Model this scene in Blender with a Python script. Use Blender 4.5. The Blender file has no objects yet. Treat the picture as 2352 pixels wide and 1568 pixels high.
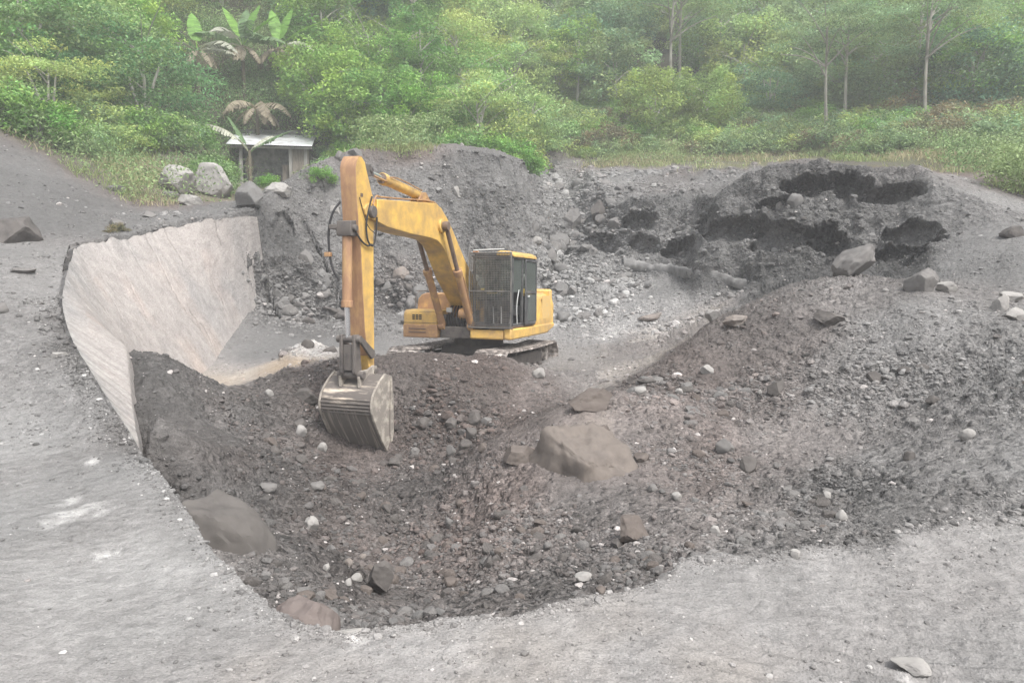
import bpy, bmesh, math, random
import numpy as np
from mathutils import Vector, Matrix

S = bpy.context.scene
COL = S.collection
R = math.radians
# ------------------------------------------------------------------ camera
H = 2.8; PITCH = R(6.0); FPX = 1750.0           # focal length in pixels of a 2352 px wide picture
cd = bpy.data.cameras.new("camera"); cam = bpy.data.objects.new("camera", cd); COL.objects.link(cam)
cam.location = (0, 0, H); cam.rotation_euler = (R(90) - PITCH, 0, 0)
cd.sensor_width = 36; cd.lens = 36 * FPX / 2352; cd.clip_start = .05; cd.clip_end = 2000
S.camera = cam
# ------------------------------------------------------------------ light
SUN_EL, SUN_AZ = 56, 142                          # azimuth measured clockwise from +Y
w = bpy.data.worlds.new("World"); S.world = w; w.use_nodes = True
nt = w.node_tree; bg = nt.nodes["Background"]
sky = nt.nodes.new("ShaderNodeTexSky"); sky.sky_type = 'NISHITA'; sky.sun_disc = False
sky.sun_elevation = R(SUN_EL); sky.sun_rotation = R(SUN_AZ); sky.dust_density = 4; sky.air_density = 1.4; sky.ozone_density = .8
hsv = nt.nodes.new("ShaderNodeHueSaturation"); hsv.inputs['Saturation'].default_value = .25; nt.links.new(sky.outputs[0], hsv.inputs['Color'])
nt.links.new(hsv.outputs[0], bg.inputs[0]); bg.inputs[1].default_value = .15
sl = bpy.data.lights.new("sun", 'SUN'); sl.energy = 2.0; sl.angle = R(12); sl.color = (1, .965, .92)
so = bpy.data.objects.new("sun", sl); COL.objects.link(so)
sdir = Vector((math.sin(R(SUN_AZ)) * math.cos(R(SUN_EL)), math.cos(R(SUN_AZ)) * math.cos(R(SUN_EL)), math.sin(R(SUN_EL))))
so.rotation_euler = sdir.to_track_quat('Z', 'Y').to_euler(); so.location = (0, 0, 60)
S.view_settings.view_transform = 'Standard'; S.view_settings.look = 'None'
S.view_settings.exposure = 1.0; S.view_settings.gamma = 1
S.render.engine = 'CYCLES'; S.cycles.use_denoising = True
S.cycles.max_bounces = 5; S.cycles.diffuse_bounces = 3; S.cycles.glossy_bounces = 2; S.cycles.transmission_bounces = 4
S.cycles.volume_bounces = 1; S.cycles.transparent_max_bounces = 12
S.cycles.volume_max_steps = 64

# ------------------------------------------------------------------ helpers: picture -> place
_s, _c = math.sin(PITCH), math.cos(PITCH)
def ray(px, py):
    a = (px - 1176) / FPX; b = (784 - py) / FPX
    return np.array([a, _c + b * _s, -_s + b * _c])
def at(px, py, Y):
    r = ray(px, py); return np.array([0, 0, H]) + r * (Y / r[1])
# ------------------------------------------------------------------ noise
def _h(ix, iy, iz, k=0):
    n = (ix.astype(np.int64) * 374761393 + iy.astype(np.int64) * 668265263 + iz.astype(np.int64) * 2147483647 + k * 1274126177) & 0xFFFFFFFF
    n = ((n ^ (n >> 13)) * 1274126177) & 0xFFFFFFFF
    n = ((n ^ (n >> 16)) * 2246822519) & 0xFFFFFFFF
    return ((n ^ (n >> 15)) & 0xFFFFFF) / 16777215.0
def noise(x, y, z=None, k=0):                      # value noise, -1..1
    if z is None: z = np.zeros_like(x)
    ix, iy, iz = np.floor(x), np.floor(y), np.floor(z)
    fx, fy, fz = x - ix, y - iy, z - iz
    fx = fx * fx * fx * (fx * (fx * 6 - 15) + 10); fy = fy * fy * fy * (fy * (fy * 6 - 15) + 10); fz = fz * fz * (3 - 2 * fz)
    o = 0
    for dx in (0, 1):
        wx = fx if dx else 1 - fx
        for dy in (0, 1):
            wy = fy if dy else 1 - fy
            for dz in (0, 1):
                wz = fz if dz else 1 - fz
                o = o + wx * wy * wz * _h(ix + dx, iy + dy, iz + dz, k)
    return o * 2 - 1
def fbm(x, y, z=None, oct=4, k=0, g=.5):
    if z is None: z = np.zeros_like(x)
    o = 0; a = 1; t = 0
    for i in range(oct):
        f = 2.03 ** i
        o = o + a * noise(x * f + i * 17.3, y * f - i * 9.1, z * f + i * 4.7, k + i); t += a; a *= g
    return o / t
def lumps(x, y, k=0):                              # rounded stone-like bumps 0..1 from jittered cells of uneven size
    ix, iy = np.floor(x), np.floor(y); best = np.zeros_like(x)
    z0 = np.zeros_like(ix)
    for dx in (-1, 0, 1):
        for dy in (-1, 0, 1):
            cx, cy = ix + dx, iy + dy
            px = cx + .15 + .7 * _h(cx, cy, z0, k); py = cy + .15 + .7 * _h(cx, cy, z0, k + 1)
            rr = .25 + .5 * _h(cx, cy, z0, k + 2); an = 6.28 * _h(cx, cy, z0, k + 3); el = .6 + .4 * _h(cx, cy, z0, k + 4)
            ux, uy = x - px, y - py; ca, sa = np.cos(an), np.sin(an)
            a, b = ux * ca + uy * sa, (-ux * sa + uy * ca) / el
            d = 1 - (a * a + b * b) / (rr * rr)
            dd = np.clip(d, 0, 1); best = np.maximum(best, dd * (1.6 - .6 * dd) * rr)
    return best
# ------------------------------------------------------------------ thin plate fields
def tps_fit(P, V, lam=.02):
    P = np.asarray(P, float); V = np.asarray(V, float)
    d = np.hypot(P[:, None, 0] - P[None, :, 0], P[:, None, 1] - P[None, :, 1])
    K = d * d * np.log(d + 1e-9); n = len(P); Q = np.c_[np.ones(n), P]
    A = np.zeros((n + 3, n + 3)); A[:n, :n] = K + lam * np.eye(n); A[:n, n:] = Q; A[n:, :n] = Q.T
    sol = np.linalg.solve(A, np.r_[V, np.zeros(3)])
    return P, sol
def tps_eval(m, x, y):
    P, s = m; o = s[-3] + s[-2] * x + s[-1] * y
    for i in range(len(P)):
        d2 = (x - P[i, 0]) ** 2 + (y - P[i, 1]) ** 2
        o = o + s[i] * .5 * d2 * np.log(d2 + 1e-12)
    return o
GX0, GY0, GD = -90.0, -20.0, .5
_gx = np.arange(GX0, 95, GD); _gy = np.arange(GY0, 160, GD)
def bake(m):
    X, Y = np.meshgrid(_gx, _gy); return tps_eval(m, X, Y)
def look(G, x, y):
    u = np.clip((x - GX0) / GD, 0, G.shape[1] - 1.001); v = np.clip((y - GY0) / GD, 0, G.shape[0] - 1.001)
    i, j = u.astype(int), v.astype(int); a, b = u - i, v - j
    return (G[j, i] * (1 - a) + G[j, i + 1] * a) * (1 - b) + (G[j + 1, i] * (1 - a) + G[j + 1, i + 1] * a) * b

# high ground, as (px, py, Y); the wall's crest first
WT = [(322,1032,7.6),(258,930,8.8),(195,830,10.3),(155,760,11.8),(140,690,13.5),(152,630,15.5),(172,562,18),(280,548,20),(370,528,22),(480,503,23.5),(590,497,25.2)]
WB = [(345,1120,8.6),(350,1060,9.7),(352,1010,11.2),(362,960,12.8),(375,930,14.3),(400,905,16),(440,890,17.3),(490,860,19),(540,815,21.5),(585,775,24),(622,744,26.6)]
WM = [(322,1038,7.75),(312,985,8.6),(304,920,9.9),(297,855,11.3),(291,790,12.8),(268,790,14.9),(285,735,17.0),(365,715,19),(440,690,21.2),(520,655,23.6),(607,622,26)]
TOP = WT + [(0,1300,4.75),(300,1300,4.75),(600,1500,3.55),(1000,1520,3.45),(1500,1480,3.6),(1800,1400,4.1),(2300,1300,4.75),(2352,1500,3.6),
    (0,1000,8.2),(0,850,10.3),(0,700,13),(0,565,17),(80,600,15.5),(0,480,21),(0,380,25),(0,285,29),(130,470,23),(300,480,26),(300,400,31),(180,330,34),(350,430,30),(500,470,29),
    (430,340,38),(525,425,41.5),(700,425,41.5),(610,440,38),(640,460,32),(760,385,33),(800,354,30.2),(900,352,30.4),(1000,352,30.5),(1150,352,30.6),(1000,350,36),(1150,352,34),
    (1380,470,33.2),(1500,462,30.6),(1620,462,29),(1700,435,27.4),(1760,390,26),(1850,372,25),(1950,372,24.4),(2100,392,22.8),(2200,440,21.2),(2300,475,20),(2420,500,19.2),(2352,400,29),(2200,395,31),
    (1500,400,40),(1700,384,36),(1900,372,34),(1250,400,44),(1500,365,46),(1800,372,43),(2100,340,40),(1350,375,46),(1500,270,55),(1176,280,53),(1900,270,52),(2352,300,42),(2800,300,40),
    (1000,345,44),(1000,200,54),(750,250,46),(500,250,44),(250,230,40),(0,200,36),(-400,200,32),(0,0,46),(400,0,52),(700,0,58),(1176,0,78),(1700,0,84),(2352,0,86),(2900,0,80),(-600,0,44)]
PT = [tuple(at(*p)) for p in TOP]
PT += [(-6,-6,.8),(6,-6,.8),(-16,-6,1.2),(16,-6,.8),(0,-18,.8),(-40,0,8),(-40,20,20),(40,-10,1),(14,4,.9),(30,5,1.5),(0,120,52),(-50,100,52),(50,120,52),(-80,60,45),(80,60,36),(-80,0,20),(80,0,4),(12,1,.85),(-8,1,1.0),(-5,4,.95)]
TOPM = tps_fit([p[:2] for p in PT], [p[2] for p in PT])
GT = bake(TOPM)
LOW = [(1000,1440,4.7),(800,1460,4.5),(1300,1400,4.9),(900,1400,6.3),(640,1400,5.4),(1200,1350,6.2),(1500,1300,5.6),(1700,1280,5.4),(900,1250,8.9),(600,1250,7.4),(1200,1200,8),(1550,1180,7),
    (900,1110,11.9),(830,1060,13.1),(700,1100,11.3),(500,1150,8.2),(430,1110,8.0),(420,1180,6.6),(1150,1080,9.6),(600,1000,12.6),(450,1000,11),(370,1040,9.0),(360,940,10.4),(345,865,11.9),(322,812,12.9),(400,862,14.2),(470,902,16),(560,900,14.5),(660,900,14.3),
    (800,1000,14.0),(1000,1000,13.7),(1100,930,14.2),(1000,900,14.4),(900,815,15.7),(980,808,15.8),(1060,822,15.8),(1150,826,15.7),(1225,872,15.3),(1280,915,15.0),(720,800,18.9),(680,815,18.6),(780,840,15.8),(700,845,16.2),
    (1230,1000,10.2),(1330,945,10.4),(1420,1050,9.2),(1330,1130,8.4),(1480,1120,8.4),(1350,905,11.6),(1450,890,12.2),(1560,820,12.8),(1640,770,13.2),(1720,708,13.6),(1800,676,13.5),(1900,652,13.2),(2000,676,12.4),(2120,694,11.6),
    (1700,900,11.2),(1600,1000,9.8),(1900,900,10.3),(1800,1050,8.9),(2000,1000,9.0),(2100,850,10),(1700,1180,7.2),(1900,1150,7.0),(2100,1130,6.5),(2352,1040,6.6),(2352,900,8.2),(2352,780,10),(2352,700,12),(2500,1100,5.9),(2700,900,8),
    (2200,640,15.5),(2352,600,16.5),(2250,540,19),(2400,540,19),(2120,650,17.2),(2000,672,17.6),(1840,668,18.6),(2700,600,18),
    (500,860,19),(560,820,21),(640,820,20.5),(640,760,25.5),(760,750,26.5),(880,747,27),(1000,740,27),(1150,715,28),(760,800,21.5),(950,850,19.5),(1290,850,19),(1350,800,21.5),(1500,760,23.5),(1650,715,23),(1400,720,26),(1290,650,29.5),
    (1500,690,25.5),(1600,675,25),(1700,690,22.5),(1540,640,27.6),(1430,612,29.6),(1330,580,31.5),(1290,520,36),(1250,460,41),(1250,425,44.5),(1650,650,26),(1840,655,21.2),(1950,655,20.3),(2050,650,19.3),(1740,655,24),
    (1350,850,17.5),(1400,870,15.6),(1550,800,19),(1650,740,19.5),(1780,680,18)]
PL = [tuple(at(*p)) for p in LOW]
for _i, (_a, _b) in enumerate(zip(WT, WM)):
    _p, _q = at(*_a), at(*_b); PL.append((_p[0] - .2, _p[1], _p[2] - 2.2 - .1 * _i)); 
    if _i < 5: PL.append((_q[0] + .04, _q[1], _q[2] - .02))
PL += [(6,31,2.4),(9.5,29.5,2.4),(11.5,26,2.2),(13,24,2.3),(15,29,2.4),(7,35,3.0),(4,34,3.2)]
PL += [(-14,15,0),(-14,25,0),(-12,35,1),(-4,34.5,1.5),(-8,33,1),(-4,38,2.5),(-1.5,33,1.2),(0,55,8),(12,45,3),(25,32,3),(30,10,2),(30,-10,1),(0,2,-.6),(-8,4,-.4),(6,3,.0),(-1.2,17.5,0),(1,19,0),(-3,19,0),(-.8,22,.1)]
LOWM = tps_fit([p[:2] for p in PL], [p[2] for p in PL], .03)
GL = bake(LOWM)
# the pit's rim, seen from above, counter-clockwise not required: (x, y, slope of the face below it)
RIM = [(7.5,5.6,.9),(5.0,5.45,.9)]
for q, s in (((2150,1215,5.9-.35),.9),((1900,1250,5.2),1.1),((1700,1288,4.85),1.3),((1560,1300,4.75),2.2),((1500,1338,4.5),1.8),((1380,1375,4.25),1.5),((1200,1425,3.97),1.6),((1000,1447,3.85),1.6),((820,1462,3.78),1.6),
             ((700,1450,3.85),2),((622,1418,4.05),2),((540,1312,4.7),2.5),((480,1222,5.35),2.5),((440,1172,5.8),2.5),((380,1095,6.7),2.5)):
    p = at(*q); RIM.append((p[0], p[1], s))
for q in WT: p = at(*q); _k = .04 if q[1] > 600 else .15; RIM.append((p[0] - _k, p[1] + (_k if q[1] < 600 else 0), 14.0))
RIM += [(-8.7,25.8,5),(-8.6,27.0,1.8),(-8.4,28.4,1.5),(-7.4,29.6,1.6)]
for q, s in (((790,354,30.2),2.2),((900,352,30.3),2.6),((1000,352,30.4),2.6),((1100,352,30.5),2.6),((1158,353,30.6),2.6),((1190,368,32.5),2.4),((1200,375,36),1.2),((1200,400,41),.9),((1250,395,45.5),.8),((1340,385,45.5),.8),((1385,430,37),1.0),
             ((1385,470,33.4),1.3),((1500,462,30.8),1.4),((1620,460,29.2),1.5),((1690,440,27.6),1.5),((1750,392,26.2),1.5),((1850,372,25.2),1.5),((1950,372,24.6),1.5),((2100,392,23.0),1.4),((2200,440,21.3),1.1),((2300,475,20.1),.9),((2420,500,19.3),.8)):
    p = at(*q); RIM.append((p[0], p[1], s))
RIM += [(40,22,.6),(60,20,.6),(60,5,.6),(20,5.2,.7)]
RIM = np.array(RIM); RZ = look(GT, RIM[:, 0], RIM[:, 1])
def smooth(a, b, x):
    t = np.clip((x - a) / (b - a), 0, 1); return t * t * (3 - 2 * t)
def base(x, y, full=False):
    """height of the ground without its fine relief"""
    r = np.hypot(x, y); wa = np.clip(.022 * r, .05, .7)
    X = x + wa * fbm(x / (wa * 4), y / (wa * 4), oct=3, k=3); Y = y + wa * fbm(x / (wa * 4) + 31, y / (wa * 4), oct=3, k=5)
    wallish = np.clip(1 - np.abs((y - 16) / 11), 0, 1) * (x < -3)
    X = X * (1 - wallish) + x * wallish; Y = Y * (1 - wallish) + y * wallish
    n = len(RIM); inside = np.zeros(x.shape, bool); bd = np.full(x.shape, 1e9); bz = np.zeros(x.shape); bs = np.ones(x.shape)
    for i in range(n):
        ax, ay, sa = RIM[i]; bx, by, sb = RIM[(i + 1) % n]; za, zb = RZ[i], RZ[(i + 1) % n]
        ex, ey = bx - ax, by - ay
        t = np.clip(((X - ax) * ex + (Y - ay) * ey) / (ex * ex + ey * ey), 0, 1)
        d = np.hypot(X - ax - t * ex, Y - ay - t * ey); m = d < bd
        bd = np.where(m, d, bd); bz = np.where(m, za + (zb - za) * t, bz); bs = np.where(m, sa + (sb - sa) * t, bs)
        c = ((ay > Y) != (by > Y)) & (X < (bx - ax) * (Y - ay) / (by - ay + 1e-12) + ax); inside ^= c
    top = look(GT, x, y); low = look(GL, x, y)
    face = bz - bs * bd
    zin = np.maximum(low, face)
    k = .12 + .012 * r                              # soften the toe of each face
    zin = np.where(np.abs(low - face) < k, zin + (k - np.abs(low - face)) ** 2 / (4 * k), zin)
    z = np.where(inside, np.minimum(zin, np.maximum(bz, low)), top)
    if full: return z, inside, bd, face > low
    return z
NC_, NR_ = 1250, 1100
# ------------------------------------------------------------------ materials
def new_mat(name):
    m = bpy.data.materials.new(name); m.use_nodes = True; t = m.node_tree
    return m, t, t.nodes["Principled BSDF"]
def mat(name, col, rough=.7, metal=0, var=.15, vscale=6, bump=0, bscale=40, dirt=None, dscale=2.5, damt=.5, coord='Object', spec=.4, stretch=None, dsharp=.12):
    """painted / earthy surface: colour with uneven tone, optional dirt patches and bump"""
    m, t, p = new_mat(name); L = t.links
    tc = t.nodes.new("ShaderNodeTexCoord"); src = tc.outputs[coord]
    if stretch:
        mp = t.nodes.new("ShaderNodeMapping"); mp.inputs['Scale'].default_value = stretch; L.new(src, mp.inputs[0]); src = mp.outputs[0]
    n = t.nodes.new("ShaderNodeTexNoise"); n.inputs['Scale'].default_value = vscale; n.inputs['Detail'].default_value = 5; L.new(src, n.inputs[0])
    mr = t.nodes.new("ShaderNodeMapRange"); mr.inputs[3].default_value = 1 - var; mr.inputs[4].default_value = 1 + var
    mr.inputs[1].default_value = .3; mr.inputs[2].default_value = .7; L.new(n.outputs[0], mr.inputs[0])
    mx = t.nodes.new("ShaderNodeMix"); mx.data_type = 'RGBA'; mx.blend_type = 'MULTIPLY'; mx.inputs[0].default_value = 1
    mx.inputs[6].default_value = (*col, 1); L.new(mr.outputs[0], mx.inputs[7]); out = mx.outputs[2]
    if dirt:
        n2 = t.nodes.new("ShaderNodeTexNoise"); n2.inputs['Scale'].default_value = dscale; n2.inputs['Detail'].default_value = 8; n2.inputs['Roughness'].default_value = .65; L.new(src, n2.inputs[0])
        m2 = t.nodes.new("ShaderNodeMapRange"); m2.inputs[1].default_value = .62 - damt * .35 - dsharp; m2.inputs[2].default_value = .62 - damt * .35 + dsharp; L.new(n2.outputs[0], m2.inputs[0])
        m3 = t.nodes.new("ShaderNodeMix"); m3.data_type = 'RGBA'; L.new(m2.outputs[0], m3.inputs[0]); L.new(out, m3.inputs[6]); m3.inputs[7].default_value = (*dirt, 1); out = m3.outputs[2]
    L.new(out, p.inputs['Base Color'])
    p.inputs['Roughness'].default_value = rough; p.inputs['Metallic'].default_value = metal; p.inputs['Specular IOR Level'].default_value = spec
    if bump:
        nb = t.nodes.new("ShaderNodeTexNoise"); nb.inputs['Scale'].default_value = bscale; nb.inputs['Detail'].default_value = 6; L.new(src, nb.inputs[0])
        b = t.nodes.new("ShaderNodeBump"); b.inputs['Strength'].default_value = bump; b.inputs['Distance'].default_value = .02; L.new(nb.outputs[0], b.inputs['Height']); L.new(b.outputs[0], p.inputs['Normal'])
    return m
def earth_mat(name, attr="Col", fine=60, tint=None, bumpd=.016, stones=False):
    """earth whose own colour is stored on its vertices"""
    m, t, p = new_mat(name); L = t.links
    tc = t.nodes.new("ShaderNodeTexCoord")
    a = t.nodes.new("ShaderNodeAttribute"); a.attribute_name = attr
    hs = []
    for sc, dt in ((fine, 6), (fine * .13, 5)):
        n = t.nodes.new("ShaderNodeTexNoise"); n.inputs['Scale'].default_value = sc; n.inputs['Detail'].default_value = dt; n.inputs['Roughness'].default_value = .62; L.new(tc.outputs['Object'], n.inputs[0]); hs.append(n)
    mr = t.nodes.new("ShaderNodeMapRange"); mr.inputs[1].default_value = .3; mr.inputs[2].default_value = .7; mr.inputs[3].default_value = .78; mr.inputs[4].default_value = 1.22; L.new(hs[0].outputs[0], mr.inputs[0])
    mr2 = t.nodes.new("ShaderNodeMapRange"); mr2.inputs[1].default_value = .3; mr2.inputs[2].default_value = .7; mr2.inputs[3].default_value = .84; mr2.inputs[4].default_value = 1.16; L.new(hs[1].outputs[0], mr2.inputs[0])
    mu = t.nodes.new("ShaderNodeMath"); mu.operation = 'MULTIPLY'; L.new(mr.outputs[0], mu.inputs[0]); L.new(mr2.outputs[0], mu.inputs[1])
    mx = t.nodes.new("ShaderNodeMix"); mx.data_type = 'RGBA'; mx.blend_type = 'MULTIPLY'; mx.inputs[0].default_value = 1; L.new(a.outputs[0], mx.inputs[6]); L.new(mu.outputs[0], mx.inputs[7])
    L.new(mx.outputs[2], p.inputs['Base Color'])
    p.inputs['Roughness'].default_value = .95; p.inputs['Specular IOR Level'].default_value = .15
    ad = t.nodes.new("ShaderNodeMath"); ad.operation = 'ADD'; L.new(hs[0].outputs[0], ad.inputs[0]); m4 = t.nodes.new("ShaderNodeMath"); m4.operation = 'MULTIPLY'; m4.inputs[1].default_value = 3; L.new(hs[1].outputs[0], m4.inputs[0]); L.new(m4.outputs[0], ad.inputs[1])
    hout = ad.outputs[0]
    if stones:                                        # loose stones too small to model: bumps with a colour each, only where the ground is stony
        ax = t.nodes.new("ShaderNodeAttribute"); ax.attribute_name = "Stony"
        for sc, am in ((7.0, 5.5), (17.0, 2.2), (42.0, .5)):
            wn = t.nodes.new("ShaderNodeTexNoise"); wn.inputs['Scale'].default_value = sc * .8; L.new(tc.outputs['Object'], wn.inputs[0])
            wm_ = t.nodes.new("ShaderNodeVectorMath"); wm_.operation = 'MULTIPLY_ADD'; L.new(wn.outputs[1], wm_.inputs[0]); wm_.inputs[1].default_value = (.9 / sc,) * 3; L.new(tc.outputs['Object'], wm_.inputs[2])
            vo = t.nodes.new("ShaderNodeTexVoronoi"); vo.inputs['Scale'].default_value = sc; L.new(wm_.outputs[0], vo.inputs['Vector'])
            q1 = t.nodes.new("ShaderNodeMapRange"); q1.inputs[1].default_value = .05; q1.inputs[2].default_value = .55; q1.inputs[3].default_value = am; q1.inputs[4].default_value = 0; q1.interpolation_type = 'SMOOTHSTEP'; L.new(vo.outputs['Distance'], q1.inputs[0])
            q2 = t.nodes.new("ShaderNodeMath"); q2.operation = 'MULTIPLY_ADD'; L.new(q1.outputs[0], q2.inputs[0]); L.new(ax.outputs['Fac'], q2.inputs[1]); L.new(hout, q2.inputs[2]); hout = q2.outputs[0]
            sp = t.nodes.new("ShaderNodeSeparateColor"); L.new(vo.outputs['Color'], sp.inputs[0]); q3 = t.nodes.new("ShaderNodeMapRange"); q3.inputs[3].default_value = .78; q3.inputs[4].default_value = 1.24; L.new(sp.outputs[0], q3.inputs[0])
            q4 = t.nodes.new("ShaderNodeMix"); q4.data_type = 'FLOAT'; L.new(ax.outputs['Fac'], q4.inputs[0]); q4.inputs[2].default_value = 1; L.new(q3.outputs[0], q4.inputs[3])
            q5 = t.nodes.new("ShaderNodeMix"); q5.data_type = 'RGBA'; q5.blend_type = 'MULTIPLY'; q5.inputs[0].default_value = 1; L.new(p.inputs['Base Color'].links[0].from_socket, q5.inputs[6]); L.new(q4.outputs[0], q5.inputs[7]); L.new(q5.outputs[2], p.inputs['Base Color'])
    b = t.nodes.new("ShaderNodeBump"); b.inputs['Strength'].default_value = .9; b.inputs['Distance'].default_value = bumpd; L.new(hout, b.inputs['Height']); L.new(b.outputs[0], p.inputs['Normal'])
    return m
# ------------------------------------------------------------------ mesh helpers
def mesh_np(name, V, F, m=None, cols=None, smooth_=True, parent=None, matidx=None):
    V = np.ascontiguousarray(V, np.float32); F = np.ascontiguousarray(F, np.int32)
    me = bpy.data.meshes.new(name); k = F.shape[1]
    me.vertices.add(len(V)); me.vertices.foreach_set("co", V.ravel())
    me.loops.add(F.size); me.loops.foreach_set("vertex_index", F.ravel())
    me.polygons.add(len(F)); me.polygons.foreach_set("loop_start", np.arange(0, F.size, k, dtype=np.int32))
    me.polygons.foreach_set("use_smooth", np.full(len(F), smooth_))
    me.update(calc_edges=True)
    if cols is not None:
        ca = me.color_attributes.new("Col", 'FLOAT_COLOR', 'POINT')
        ca.data.foreach_set("color", np.c_[cols, np.ones(len(V))].astype(np.float32).ravel())
    ms = m if isinstance(m, (list, tuple)) else ([m] if m else [])
    for q in ms: me.materials.append(q)
    if matidx is not None: me.polygons.foreach_set("material_index", matidx.astype(np.int32))
    o = bpy.data.objects.new(name, me); COL.objects.link(o)
    if parent: o.parent = parent
    return o
def tag(o, label=None, cat=None, group=None, kind=None):
    if label: o['label'] = label
    if cat: o['category'] = cat
    if group: o['group'] = group
    if kind: o['kind'] = kind
    return o
def empty(name, loc=(0, 0, 0), label=None, cat=None, group=None):
    o = bpy.data.objects.new(name, None); COL.objects.link(o); o.location = loc; o.empty_display_size = .2
    return tag(o, label, cat, group)
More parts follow.
